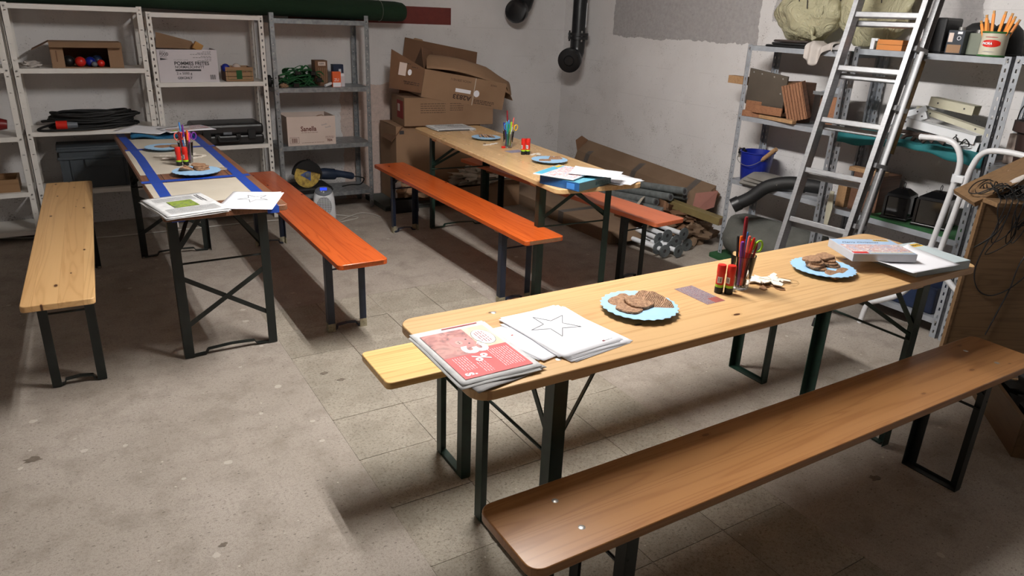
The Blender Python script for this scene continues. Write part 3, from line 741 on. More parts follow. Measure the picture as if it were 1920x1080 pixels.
# ---- foreground table T3
P1 = (1.408, 1.512)
plate(P1[0], P1[1], H3, .118, 'light blue scalloped plate with a heap of cookies, left on the foreground table')
for i, (dx_, dy_, dz, rx, ry, rz, lb) in enumerate([
    (-.035, .042, .006, .10, -.15, .5, 'cookie at the rear left of the heap on the foreground plate'),
    (-.045, -.015, .008, .0, .05, .2, 'large cookie lying front left on the heap, foreground plate'),
    (-.004, -.002, .016, .12, .10, -.5, 'cookie lying on top in the middle of the foreground heap'),
    (.044, .012, .010, .35, .25, -.9, 'cookie leaning at the right of the foreground heap'),
    (.050, -.022, .014, .55, .30, -1.0, 'cookie tilted at the front right of the foreground heap'),
    (.010, .040, .006, -.1, .15, 1.2, 'cookie at the rear right of the foreground heap')]):
    cookie(P1[0] + dx_, P1[1] + dy_, H3 + .003 + dz, i, lb, (rx * .8, ry * .8, rz), 'cookies on the left foreground plate', 1.45)
P2 = (2.272, 1.498)
plate(P2[0], P2[1], H3, .112, 'light blue plate with two rows of stacked cookies, right on the foreground table')
for i in range(5):
    for k in range(2):
        q = ['lowest', 'second', 'third', 'fourth', 'topmost'][i]
        cookie(P2[0] - .038 + k * .074 + (i % 2) * .005, P2[1] - .012 + i * .009, H3 + .006 + i * .0085, i * 2 + k + 1,
               '%s cookie of the %s stack on the right foreground plate' % (q, 'left' if k == 0 else 'right'), (.0, .03 * (i % 3 - 1), .25 + .15 * ((i * 3 + k) % 4)), 'stacked cookies on the right foreground plate', 1.15)
for k in range(2):
    cookie(P2[0] - .03 + k * .06, P2[1] - .066, H3 + .010, k + 3, 'cookie lying alone in front of the %s stack, right foreground plate' % ('left', 'right')[k], (.25, 0, .1 + k * .2), 'stacked cookies on the right foreground plate', 1.0)
# glitter sticker sheet
sx_, sy_ = (1.637, 1.711), (1.447, 1.602)
t = obj('sticker_sheet', MB().box(-.040, .040, -.076, .076, 0, .0005), plain('clear_sticker_foil', rgb(170, 140, 130), .2)); t.location = (1.677, 1.524, H3); t.rotation_euler = (0, 0, .0)
tag(t, 'sheet of tiny glitter stickers left of the glue sticks on the foreground table', 'stickers')
random.seed(3); mb = MB(); mb2 = MB()
for i in range(15):
    for j in range(28):
        x = -.036 + i * .0052; y = -.072 + j * .0053; (mb2 if (j < 7 and i > 6) else mb).prism([(x + .0019 * math.cos(a), y + .0019 * math.sin(a)) for a in [PI / 3 * q for q in range(6)]], .0005, .0012)
obj('sticker_dots', mb, M_stick, t, kind='stuff'); obj('red_sticker_dots', mb2, plain('red_glitter', rgb(190, 40, 50), .3), t, kind='stuff')
glue(1.752, 1.512, H3, .6, 'left red glue stick of the pair on the foreground table', 'glue sticks on the foreground table', 1.0)
glue(1.776, 1.491, H3, 0, 'right red glue stick of the pair, nearer the glass, foreground table', 'glue sticks on the foreground table', 1.0)
o = obj('eraser_cap', MB().cyl((-.008, 0, .007), (.008, 0, .007), .007, n=12), M_whitep, smooth=40); o.location = (1.808, 1.498, H3); o.rotation_euler = (0, 0, .5)
tag(o, 'small white cap lying between glue sticks and glass on the foreground table', 'cap')
G3 = (1.852, 1.514)
tumbler(G3[0], G3[1], H3, .118, .030, .041, 'clear drinking glass full of pens on the foreground table')
g = 'pens in the foreground glass'
zp = H3 + .012
def ring_pens(G, z, items, g, R_=.018):
    n = len(items)
    for i, (L, b, c_, lb, ptd, r) in enumerate(items):
        a = 2 * PI * i / n; rr = R_ if i % 2 == 0 else R_ * .55
        # foot on opposite side, leaning outwards
        pen(G[0] + rr * .75 * math.cos(a), G[1] + rr * .75 * math.sin(a), z, .06 + .05 * (i % 3), a, L, b, c_, lb, r, grp=g, pointed=ptd)
ring_pens(G3, zp, [
    (.150, M_pink, M_pink, 'pink felt pen at the front of the foreground glass', False, .0046),
    (.178, M_lblue, M_lblue, 'light blue pen at the back left of the foreground glass', False, .0042),
    (.150, M_navy, M_navy, 'navy felt pen at the left of the foreground glass', False, .0055),
    (.168, M_orangep, M_orangep, 'orange pen in the middle of the foreground glass', False, .0048),
    (.172, M_black, M_black, 'black pen at the left rim of the foreground glass', False, .0040),
    (.160, M_purple, M_purple, 'dark purple felt pen at the right of the foreground glass', False, .0056),
    (.178, M_red, M_salmon, 'red and orange pen behind the scissors in the foreground glass', False, .0045),
    (.172, M_maroon, M_red, 'dark red pen leaning left in the foreground glass', False, .0042),
    (.150, M_brownp, M_maroon, 'brown pencil standing right in the foreground glass', True, .0036)], g)
pen(G3[0] + .004, G3[1] + .006, zp, .04, 2.0, .232, M_red, M_maroon, 'tallest pen, dark red with figure on its top, foreground glass', .0058, grp=g)
scissors(G3[0] + .018, G3[1] - .004, zp, .12, -.5, M_lime, 'lime green scissors standing in the foreground glass', .155)
random.seed(21)
for i, (x, y, k, rz, dz, s_) in enumerate([(1.955, 1.545, 2, .3, .001, 1.0), (1.985, 1.520, 0, 1.0, .005, 1.0), (2.010, 1.495, 1, -.5, .009, 1.1), (1.965, 1.500, 3, 2.2, .012, 1.0), (1.99, 1.475, 2, .9, .014, .9), (1.945, 1.515, 0, .1, .009, .9), (2.030, 1.520, 1, .5, .003, .8)]):
    loops = {0: [(-.01, -.03), (.01, -.06), (.05, -.06), (.055, -.03)], 2: [(.03, -.03), (.07, -.02), (.085, .01), (.06, .03)], 4: [(-.02, -.03), (-.01, -.05), (.02, -.05), (.03, -.02)]}.get(i)
    ornament(x, y, H3 + dz, k, rz, '%s white wooden cut-out in the pile beside the foreground glass' % ['lowest', 'second', 'long middle', 'tree-shaped', 'topmost', 'leftmost', 'rightmost'][i], None, (random.uniform(-.12, .12), random.uniform(-.15, .15)), 'ornaments on the foreground table', s_ * 1.35, loops)
for i, (x, y) in enumerate([(1.935, 1.475), (1.975, 1.455)]):
    ornament(x, y, H3 + .0005, 2, .4 + i, '%s brown wooden cut-out at the front of the foreground pile' % ('left', 'right')[i], M_ornb, (0, 0), 'ornaments on the foreground table', .9)
# craft boxes at the right end
def flatbox(name, lab, p, rz, w, d, h, mat, cat='box', z=None, tilt=(0, 0)):
    t = thing(name, lab, cat, p, rz, rot=(tilt[0], tilt[1], rz))
    obj('carton', MB().box(-w / 2, w / 2, -d / 2, d / 2, 0, h), mat, t, bevel=.0012)
    return t
t = flatbox('craft_box', 'flat pale craft box lying under the white sheet at the right end of the table', (2.700, 1.405, H3), -.10, .30, .24, .034, plain('pale_green_carton', rgb(190, 208, 214), .45))
obj('printed_cover', MB().box(-.146, .146, -.116, .116, .034, .0344), plain('printed_pale_cover', rgb(206, 220, 224), .4), t)
obj('yellow_label', MB().box(.075, .142, .07, .10, .0344, .0348), M_yel, t); text('CREATIV', .016, M_ink, t, TR(.079, .084, .0349), bold=.0004)
text('Weihnachten', .020, plain('teal_print', rgb(60, 140, 130), .5), t, TR(-.10, .085, .0345), shear=.3)
paper(2.585, 1.362, H3 + .036, .297, .21, -.02, 'single white sheet lying on the pale craft box, its corner over the table edge side', 'paper_sheet', curl=.012)
t = flatbox('craft_box', 'upper craft box with snowy blue picture and white tiles at the right table end', (2.512, 1.473, H3 + .0385), -.47, .245, .185, .030, plain('white_carton_side', rgb(196, 196, 200), .45), tilt=(0, 0))
t.location.z = H3 + .042
o = obj('printed_cover', MB().box(-.120, .120, -.090, .090, .030, .0304), M_skyblue, t)
obj('cover_picture', MB().box(-.118, .118, -.075, .022, .0304, .0307), M_photocraft, t)
obj('yellow_label', MB().box(.045, .105, .066, .084, .0304, .0308), M_yel, t); text('CREATIV', .014, M_ink, t, TR(.047, .074, .0309), bold=.0004)
text('Merry Christmas', .021, M_navy, t, TR(-.095, .048, .0305), shear=.35)
obj('red_corner', MB().box(-.118, -.06, -.088, -.068, .0304, .0310), M_red, t)
for k in range(8):
    o = obj('printed_tile', MB().box(-.010, .010, -.007, .007, 0, .0006), plain('printed_pale_tile', rgb(206, 204, 192), .4), t); o.location = (-.044 + k * .0215, -.078 + (k > 5) * .004, .0307)
# paper stack with star
random.seed(5)
for i in range(9):
    last = i == 8
    o = paper(1.094 + random.uniform(-.004, .024) * (1 if not last else 0), 1.497 + (8 - i) * -.0036 + random.uniform(-.006, .002), H3 + .0004 + i * .0006, .21, .292, .10 + random.uniform(-.10, .07) * (0 if last else 1),
              ('top white sheet with a printed star outline on the foreground table' if last else '%s white sheet in the foreground star pile' % ['lowest', 'second', 'third', 'fourth', 'fifth', 'sixth', 'seventh', 'eighth'][i]), curl=.0002 if last else .0006, grp='star sheets on the foreground table')
    if last:
        star_outline(o, .008, .030, .0012, star_pts(.078, .030, .55), w=.0012)
        obj('corner_logo', MB().box(.052, .060, -.128, -.122, .0010, .0014), plain('dark_red_print', rgb(120, 30, 40), .6), o)
        lines(o, M_grayink, TR(0, 0, .0010), [(.062, .092, -.125)], h=.0008)
for i in range(4):
    o = paper(.985 + i * .004, 1.487 - i * .007, H3 + .0004 + i * .0007, .15, .21, .07 + .05 * i, '%s smaller white card between newspaper and star pile' % ['lowest', 'second', 'third', 'topmost'][i], curl=.002, grp='small white cards beside the newspaper')
    if i == 3: obj('red_mark', MB().box(-.03, -.024, .06, .064, .0012, .0016), M_red, o)
# big newspaper with the red advert
def newspaper(x, y, z, w, d, rz, lab, sheets=5, th=.0035, seed=1, droop=0, group=None):
    t = thing('newspaper', lab, 'newspaper', (x, y, z), rz, group)
    random.seed(seed)
    for i in range(sheets):
        ox, oy, rr = random.uniform(-.009, .007), random.uniform(-.013, .006), random.uniform(-.035, .03)
        if i == sheets - 1: ox = oy = rr = 0
        sgn = random.uniform(.3, 1)
        amp = .12 if i == sheets - 1 else 1
        def fn(u, v):
            return ((u - .5) * w, (v - .5) * d, amp * (.0010 * math.sin(u * 7 + i) + .0014 * math.sin(v * 6 + i * 2)))
        o = obj('page', MB().grid(fn, 14, 14), M_news, t, smooth=30, solid=th * .8)
        o.location = (ox, oy, th * (i + .6)); o.rotation_euler = (0, 0, rr)
    return t, th * (sheets + .15)
t, zt = newspaper(.809, 1.474, H3, .225, .315, .0, 'newspaper pile with red three percent advert hanging over the left table end', 7, .0016, 2)
# text frame: x runs down the page (towards -Y, slight), y towards +X
Mn = TR(0, 0, zt + .0008) @ Matrix.Rotation(-PI / 2 + .0, 4, 'Z')
# page frame: x in -.1575...1575 (from far to near), y in -.1125...1125 (left to right)
obj('photo_print', MB().box(-.128, .020, -.094, .030, 0, .0006, Mn), M_photopig, t, label='printed picture of a piggy bank scene')
obj('photo_print', MB().box(-.128, .000, .030, .098, 0, .0006, Mn), M_photobeige, t)
obj('red_print', MB().box(.000, .138, -.094, .098, 0, .0005, Mn), M_redprint, t)
# piggy face as plain print
mb = MB(); mb.prism([(-.050 + .036 * math.cos(a), -.008 + .032 * math.sin(a)) for a in [2 * PI * k / 24 for k in range(24)]], .0006, .0009, Mn)
obj('pig_print', mb, plain('pig_pink_print', rgb(206, 150, 146), .7, c2=rgb(186, 128, 126), scale=30), t)
mb = MB(); mb.prism([(-.050 + .013 * math.cos(a), -.016 + .010 * math.sin(a)) for a in [2 * PI * k / 16 for k in range(16)]], .0009, .0011, Mn)
obj('snout_print', mb, plain('pig_snout_print', rgb(222, 170, 164), .7), t)
mb = MB()
for q, s_ in (((-.054, -.016), .0022), ((-.046, -.016), .0022), ((-.062, .010), .003), ((-.036, .008), .003)):
    mb.prism([(q[0] + s_ * math.cos(a), q[1] + s_ * math.sin(a)) for a in [2 * PI * k / 10 for k in range(10)]], .0011, .0013, Mn)
obj('eye_print', mb, M_ink, t)
def ell(cx, cy, a, b, n=28): return [(cx + a * math.cos(2 * PI * k / n), cy + b * math.sin(2 * PI * k / n)) for k in range(n)]
obj('bubble_outline', MB().prism(ell(-.058, .062, .047, .030), .0006, .0008, Mn), M_ink, t)
obj('speech_bubble', MB().prism(ell(-.058, .062, .0455, .0285), .0008, .0010, Mn).prism([(-.030, .042), (-.024, .022), (-.044, .038)], .0008, .0010, Mn), M_paper, t)
lines(t, plain('dark_red_print2', rgb(150, 40, 50), .7), Mn @ TR(0, 0, .0010), [(-.090, -.028, .072), (-.094, -.024, .064), (-.092, -.026, .056), (-.086, -.034, .048)], h=.0012)
text('3', .096, M_paper, t, Mn @ TR(-.028, .004, .0010), name='numeral', bold=.0032, sx=1.15)
text('%', .058, M_paper, t, Mn @ TR(.030, -.004, .0010), name='percent_sign', bold=.0012)
rows = [(.018, .118, .088 - .007 * k) for k in range(9)]
lines(t, M_paper, Mn @ TR(0, 0, .0006), rows, h=.0008)
rows = [(.018 + .01, .100, -.040 - .007 * k) for k in range(6)] + [(.070, .125, -.006 - .007 * k) for k in range(4)]
lines(t, M_paper, Mn @ TR(0, 0, .0006), rows, h=.0008)
text('S', .030, M_paper, t, Mn @ TR(.112, -.074, .0008), name='logo', bold=.0016); obj('logo_dot', MB().prism(ell(.123, -.056, .0035, .0035, 12), .0006, .0010, Mn), M_paper, t)
obj('red_headline', MB().box(-.150, -.146, -.02, .09, 0, .0006, Mn), M_redprint, t)
# inner page curling out at the near corner, shade painted into its grey
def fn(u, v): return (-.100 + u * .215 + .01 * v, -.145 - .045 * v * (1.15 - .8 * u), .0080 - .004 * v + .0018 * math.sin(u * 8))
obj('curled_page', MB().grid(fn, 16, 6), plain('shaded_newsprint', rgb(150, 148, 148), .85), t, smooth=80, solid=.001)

# ---- left table T1 (taped)
for i, (x0, x1, y0, y1, rz) in enumerate([(.272, .668, 4.70, 5.10, .03), (.250, .690, 3.955, 4.655, .02), (.262, .705, 3.30, 3.745, .03)]):
    o = obj('cardboard_sheet', MB().box(-(x1 - x0) / 2, (x1 - x0) / 2, -(y1 - y0) / 2, (y1 - y0) / 2, 0, .0012), M_card3); o.location = ((x0 + x1) / 2, (y0 + y1) / 2, H1); o.rotation_euler = (0, 0, rz)
    tag(o, 'beige card sheet taped on the brown table, %s' % ['at its far end', 'the middle and longest one', 'under the newspaper at its near end'][i], 'cardboard', 'card sheets taped to the brown table')
def tape(lab, poly, z=.0014, wrap=None):
    mb = MB()
    for (xa, ya), (xb, yb) in zip(poly, poly[1:]): mb.bar((xa, ya, H1 + z), (xb, yb, H1 + z), .048, .0003)
    o = obj('tape_strip', mb, M_blue)
    if wrap:
        x, y, dx_ = wrap; obj('tape_fold', MB().box(x - .025, x + .025, y - .0007, y, H1 - .03, H1 + .001), M_blue, o)
    return tag(o, lab, 'tape', 'blue tape on the brown table')
tape('long blue tape strip along the left edge of the brown table', [(.262, 5.29), (.300, 4.4), (.318, 3.119)], wrap=(.318, 3.1215, 0))
tape('long blue tape strip along the right edge of the brown table', [(.672, 5.30), (.690, 4.4), (.700, 3.119)], wrap=(.700, 3.1155, 0))
tape('far blue tape strip running across the brown table', [(.245, 4.675), (.735, 4.685)], .0018)
tape('near blue tape strip running across the brown table', [(.245, 3.775), (.745, 3.79)], .0018)
plate(.452, 4.64, H1 + .0015, .108, 'light blue plate at the rear of the taped brown table')
cookie(.448, 4.645, H1 + .007, 1, 'large round cookie lying on the rear plate of the brown table', (0, 0, .4), 'cookies on the brown table', 1.6)
cookie(.51, 4.60, H1 + .020, 2, 'upper dark cookie at the right of the rear brown-table plate', (.2, .1, .2), 'cookies on the brown table', 1)
cookie(.50, 4.585, H1 + .008, 3, 'lower dark cookie at the right of the rear brown-table plate', (.1, 0, .9), 'cookies on the brown table', 1)
plate(.512, 3.895, H1 + .0015, .115, 'light blue plate on the brown table, in front of the glue sticks')
for i, (dx_, dy_, dz, rx, ry, rz, lb) in enumerate([(-.05, .01, .012, -.3, .5, .8, 'cookie leaning at the left on the near brown-table plate'), (-.025, .03, .014, .3, .45, .7, 'second leaning cookie on the near brown-table plate'),
    (.02, .0, .004, 0, 0, .1, 'lowest cookie in the right stack, near brown-table plate'), (.024, .006, .013, 0, .05, .3, 'middle cookie in the right stack, near brown-table plate'), (.022, .01, .022, 0, -.05, .0, 'upper cookie in the right stack, near brown-table plate'), (.015, .02, .032, .1, .1, .3, 'topmost cookie in the right stack, near brown-table plate')]):
    cookie(.512 + dx_, 3.895 + dy_, H1 + .005 + dz, i, lb, (rx, ry, rz), 'cookies on the near brown-table plate', 1.1)
for i in range(4):
    o = obj('wooden_skewer', MB().bar((-.075, 0, 0), (.075, 0, 0), .003, .002), M_string); o.location = (.60 - .012 * i, 3.985 - .01 * i, H1 + .004 + .002 * i); o.rotation_euler = (0, 0, -.1 + .13 * i)
    tag(o, '%s thin wooden skewer behind the near plate on the brown table' % ['farthest', 'second', 'third', 'nearest'][i], 'skewer', 'wooden skewers on the brown table')
glue(.462, 4.135, H1 + .0015, 0, 'left red glue stick of the pair on the taped brown table', 'glue sticks on the brown table')
glue(.495, 4.130, H1 + .0015, .5, 'right red glue stick of the pair on the taped brown table', 'glue sticks on the brown table')
G1 = (.512, 4.205)
tumbler(G1[0], G1[1], H1 + .0015, .112, .028, .039, 'clear glass with pens on the taped brown table')
ring_pens(G1, H1 + .0125, [
    (.150, M_purple, M_pink, 'purple marker at the left of the brown-table glass', False, .0065),
    (.150, M_green, M_green, 'green marker at the right of the brown-table glass', False, .0062),
    (.165, M_black, M_black, 'black pen at the left rim of the brown-table glass', False, .0045),
    (.205, M_lblue, M_lblue, 'tall light blue pen at the right of the brown-table glass', False, .004),
    (.160, M_maroon, M_maroon, 'dark red marker in the brown-table glass', False, .005),
    (.200, M_whitep, M_purple, 'white and purple pen in the brown-table glass', False, .004),
    (.165, M_brownp, M_orangep, 'orange-brown pen in the middle of the brown-table glass', False, .005)], 'pens in the brown-table glass', .016)
scissors(G1[0] - .012, G1[1], H1 + .012, -.10, .0, M_salmon, 'pink-handled scissors in the brown-table glass, at the left', .15)
scissors(G1[0] + .006, G1[1] + .006, H1 + .012, .02, .3, M_red, 'red-handled scissors in the middle of the brown-table glass', .15)
scissors(G1[0] + .018, G1[1] - .002, H1 + .012, .12, .1, M_purple, 'purple-handled scissors at the right of the brown-table glass', .15)
random.seed(8)
for i, (x, y, k, rz) in enumerate([(.415, 4.42, 1, .2), (.455, 4.36, 2, -.3), (.44, 4.31, 1, .5), (.585, 4.33, 2, .1), (.615, 4.36, 3, 1.0), (.56, 4.37, 0, .4)]):
    ornament(x, y, H1 + .002 + .004 * (i % 3), k, rz, 'white wooden cut-out on the brown table, %s' % ['farthest left', 'left of the glass', 'just in front of the far left one', 'right of the glass', 'farthest right', 'directly behind the glass'][i], None, (.05, .08 * (-1) ** i), 'ornaments on the brown table', 1.25)
t, zt = newspaper(.362, 3.235, H1 + .002, .25, .33, .20, 'folded grey newspaper with green picture on the near end of the brown table', 6, .0022, 4)
Mq = TR(0, 0, zt + .001)
obj('photo_print', MB().box(-.055, .045, -.05, .06, 0, .0006, Mq), M_photogreen, t)
lines(t, M_ink, Mq @ Matrix.Rotation(-PI / 2, 4, 'Z'), [(-.13, .0, .095), (-.13, -.02, .085)], 'headline_print', .0022)
lines(t, M_grayink, Mq @ Matrix.Rotation(-PI / 2, 4, 'Z'), [(-.13, -.06, .07 - .006 * k) for k in range(4)] + [(.06, .14, .10 - .006 * k) for k in range(34)] + [(-.13, -.07, .045 - .006 * k) for k in range(24)], h=.0009)
random.seed(9)
for i in range(6):
    last = i == 5
    o = paper(.635 + (0 if last else random.uniform(-.02, .012)), 3.245 + (0 if last else random.uniform(-.015, .015)), H1 + .0018 + i * .0008, .215, .295, -.42 + (0 if last else random.uniform(-.06, .06)),
              'top white sheet with faint star drawing on the brown table' if last else '%s white sheet in the brown-table star pile' % ['lowest', 'second', 'third', 'fourth', 'fifth'][i], curl=.0003 if last else .0012, grp='star sheets on the brown table')
    if last: star_outline(o, .01, .02, .0014, star_pts(.070, .027, .9), w=.0014); lines(o, M_grayink, TR(0, 0, .0024) @ Matrix.Rotation(PI / 2, 4, 'Z'), [(-.12, -.05, .085)], h=.0008)
# far end: plastic-wrapped pad, white sheet, magazine
def fn(u, v): return ((u - .5) * .36, (v - .5) * .25, .012 + .010 * math.sin(u * 9 + v * 3))
o = obj('plastic_sleeve', MB().grid(fn, 18, 8), plain('blue_glossy_film', rgb(40, 110, 150), .18, c2=rgb(20, 50, 80), scale=8), smooth=80, solid=.018); o.location = (.50, 5.14, H1 + .003); o.rotation_euler = (0, 0, -.12)
tag(o, 'shiny blue plastic-wrapped pack under the sheets at the far end of the brown table', 'package')
paper(.42, 5.195, H1 + .036, .30, .30, -.55, 'plain white sheet on the blue pack at the far end of the brown table', curl=.008)
t = thing('magazine', 'white craft magazine with pinkish pictures at the far end of the brown table', 'magazine', (.645, 5.145, H1 + .040), .30)
def fn(u, v): return ((u - .5) * .30, (v - .5) * .21, .003 * math.sin(u * 4))
obj('cover', MB().grid(fn, 8, 6), M_paper, t, smooth=80, solid=.003)
obj('picture_print', MB().box(-.13, .03, -.08, .02, .0045, .0050), M_photocraft, t); obj('picture_print', MB().box(.04, .14, -.05, .09, .0045, .0050), M_photocraft2, t)
obj('lime_logo', MB().prism(ell(-.105, -.06, .018, .018), .0051, .0055), M_lime, t)

# ---- rear table T2
t, zt = newspaper(2.52, 5.025, H2, .31, .25, -.05, 'folded newspaper at the far end of the rear pine table', 4, .004, 6)
lines(t, M_ink, TR(0, 0, zt + .001), [(-.10, .06, .08), (-.12, .12, .055), (-.02, .13, .03), (-.02, .13, .015)], 'headline_print', .003)
lines(t, M_grayink, TR(0, 0, zt + .001), [(-.14, .14, -.0 - .012 * k) for k in range(9)], h=.0012)
obj('dark_fold', MB().box(-.155, .10, -.1262, -.125, .004, .011), M_ink, t)
plate(2.545, 4.51, H2 - .001, .105, 'light blue plate at the far part of the rear pine table', (0, 0))
for i in range(5): cookie(2.515 + .014 * i, 4.525 - .012 * i, H2 + .012 + .004 * (i % 2), i, 'cookie on the far plate of the rear pine table, %s from the left' % ['first', 'second', 'third', 'fourth', 'fifth'][i], (.5, .5, .4 + .3 * i), 'cookies on the far rear-table plate', .9)
for i, (x, y, k) in enumerate([(2.44, 4.29, 1), (2.495, 4.30, 2), (2.545, 3.875, 1), (2.575, 3.86, 2)]):
    ornament(x, y, H2 + .0005 + .003 * (i % 2), k, .3 * i, 'white wooden cut-out on the rear pine table, %s' % ['far left of the glass', 'just left of the glass', 'behind the glue sticks', 'rightmost behind the glue sticks'][i], None, (0, 0), 'ornaments on the rear table', 1.1)
G2 = (2.520, 4.160)
tumbler(G2[0], G2[1], H2, .112, .028, .039, 'clear glass with pens on the rear pine table')
ring_pens(G2, H2 + .012, [
    (.160, M_lime, M_lime, 'pale lime pen at the left of the rear-table glass', False, .0055),
    (.170, M_lblue, M_lblue, 'blue felt pen in the rear-table glass, at the back', False, .005),
    (.155, M_bucket, M_bucket, 'dark blue felt pen in the middle of the rear-table glass', False, .0058),
    (.165, M_turq, M_turq, 'turquoise pen in the rear-table glass', False, .0045),
    (.150, M_green, M_green, 'green pen at the right of the rear-table glass', False, .004),
    (.195, M_whitep, M_salmon, 'white and pink pen in the rear-table glass', False, .0036)], 'pens in the rear-table glass', .016)
pen(G2[0], G2[1] + .004, H2 + .012, .05, 2.6, .235, M_lblue, M_maroon, 'tallest pen with dark red top in the rear-table glass', .0045, grp='pens in the rear-table glass')
scissors(G2[0] + .016, G2[1], H2 + .012, .20, -.2, M_yel, 'yellow-orange scissors in the rear-table glass, at the right', .14)
scissors(G2[0] - .004, G2[1] + .006, H2 + .012, -.05, .2, M_lblue, 'blue scissors standing in the rear-table glass', .145)
o = obj('sharpener', MB().box(-.013, .013, -.008, .008, 0, .014), M_red, bevel=.003); o.location = (2.478, 4.150, H2); tag(o, 'small red sharpener beside the rear-table glass', 'sharpener')
o = obj('sticker_sheet', MB().box(-.06, .06, -.04, .04, 0, .0006), M_stick); o.location = (2.49, 4.02, H2); o.rotation_euler = (0, 0, .1); tag(o, 'dark glitter sticker sheet on the rear pine table', 'stickers')
glue(2.482, 3.905, H2, 0, 'left red glue stick of the pair on the rear pine table', 'glue sticks on the rear table', 1.05)
glue(2.512, 3.897, H2, .5, 'right red glue stick of the pair on the rear pine table', 'glue sticks on the rear table', 1.05)
plate(2.503, 3.63, H2, .112, 'light blue plate behind the craft box on the rear pine table', (0, 0))
cookie(2.46, 3.615, H2 + .008, 0, 'large flat cookie on the near plate of the rear table', (0, 0, 0), 'cookies on the near rear-table plate', 1.3)
for i in range(5): cookie(2.512 + .013 * i, 3.625 - .004 * i, H2 + .012, i + 1, '%s leaning cookie from the left on the near rear-table plate' % ['first', 'second', 'third', 'fourth', 'fifth'][i], (.2, -.75, 1.2), 'cookies on the near rear-table plate', .75)
t = flatbox('craft_box', 'blue craft box at the near left corner of the rear pine table', (2.300, 3.075, H2), .32, .30, .26, .045, plain('blue_box_side', rgb(40, 100, 160), .4, c2=rgb(24, 60, 110), scale=12))
obj('printed_cover', MB().box(-.150, .150, -.130, .130, .045, .0455), plain('printed_cover_teal', rgb(110, 180, 200), .4), t)
obj('front_print', MB().box(-.148, .148, -.1306, -.130, .002, .043), plain('grey_green_print', rgb(96, 120, 120), .5), t); text('BASTELKISTE', .026, plain('dark_teal_print', rgb(50, 84, 90), .5), t, frame3((0, -.1309, .022), (1, 0, 0), (0, 0, 1)), align='LEFT', bold=.0005)
obj('blue_label', MB().box(-.1507, -.150, -.10, -.05, .006, .036), M_lblue, t)
t = thing('magazine', 'craft magazine with blue and white pictures on the blue craft box', 'magazine', (2.265, 3.125, H2 + .052), .50)
obj('cover', MB().box(-.15, .15, -.12, .12, 0, .005), M_paper, t); obj('picture_print', MB().box(-.14, .14, -.11, .07, .005, .0054), M_photocraft2, t); obj('sky_print', MB().box(-.14, .14, .072, .118, .005, .0054), plain('print_turquoise', rgb(90, 180, 210), .4), t)
obj('yellow_label', MB().box(.08, .14, .085, .11, .0054, .0058), M_yel, t)
for i, (x, y, rz, dz) in enumerate([(2.40, 3.03, .75, .058), (2.535, 3.08, .35, .001), (2.585, 3.095, .15, .002), (2.56, 3.07, .55, .003)]):
    paper(x, y, H2 + dz, .21, .27, rz, 'white sheet at the near end of the rear table, %s' % ['lying up on the craft box', 'lowest of the pile', 'reaching farthest right', 'topmost of the pile'][i], curl=.006, grp='white sheets on the rear table')
# ================================================================ LEFT SHELVES: CONTENTS
def ipanel(mb, a, b, c_, d, th=.004):
    """board from four corner points, th thick"""
    a, b, c_, d = [Vector(p) for p in (a, b, c_, d)]
    n = (b - a).cross(d - a).normalized() * th
    return mb.add([a, b, c_, d, a + n, b + n, c_ + n, d + n], [(3, 2, 1, 0), (4, 5, 6, 7), (0, 1, 5, 4), (1, 2, 6, 5), (2, 3, 7, 6), (3, 0, 4, 7)])
def openbox(t, w, d, h, mat, th=.004):
    """open carton around the origin: front face at y=0"""
    obj('front_panel', MB().box(0, w, 0, th, 0, h), mat, t); obj('back_panel', MB().box(0, w, d - th, d, 0, h), mat, t)
    obj('side_panel', MB().box(0, th, th, d - th, 0, h), mat, t); obj('side_panel', MB().box(w - th, w, th, d - th, 0, h), mat, t)
    obj('bottom_panel', MB().box(th, w - th, th, d - th, 0, th), mat, t)
def ball(x, y, z, r, mat, lab, grp):
    t = thing('ball', lab, 'ball', (x, y, z), 0, grp)
    obj('shell', MB().sphere((0, 0, r), r, 18, 12), mat, t, smooth=80)
    obj('seam', MB().tube([(r * 1.002 * math.cos(a), .35 * r * math.sin(a) * 0, r + r * 1.002 * math.sin(a)) for a in [2 * PI * k / 24 for k in range(24)]], .0008, 5, True), M_ink, t)
    return t
# shelf A remnants
t = thing('bench_vise', 'dark red painted tool sticking out at the left edge of the frame', 'tool', (-.56, 5.80, .715))
obj('jaw', MB().tube([(0, 0, .06), (.16, 0, .075), (.20, 0, .07)], [.045, .04, .03], 12), plain('dark_red_paint', rgb(120, 24, 24), .4), t, smooth=50)
obj('foot', MB().box(-.05, .05, -.04, .04, 0, .03), M_black, t)
t = thing('wooden_crate', 'low shadowy wooden crate on the lowest visible shelf at the left edge', 'crate', (-.72, 5.74, .345))
openbox(t, .36, .24, .085, M_board, .012)
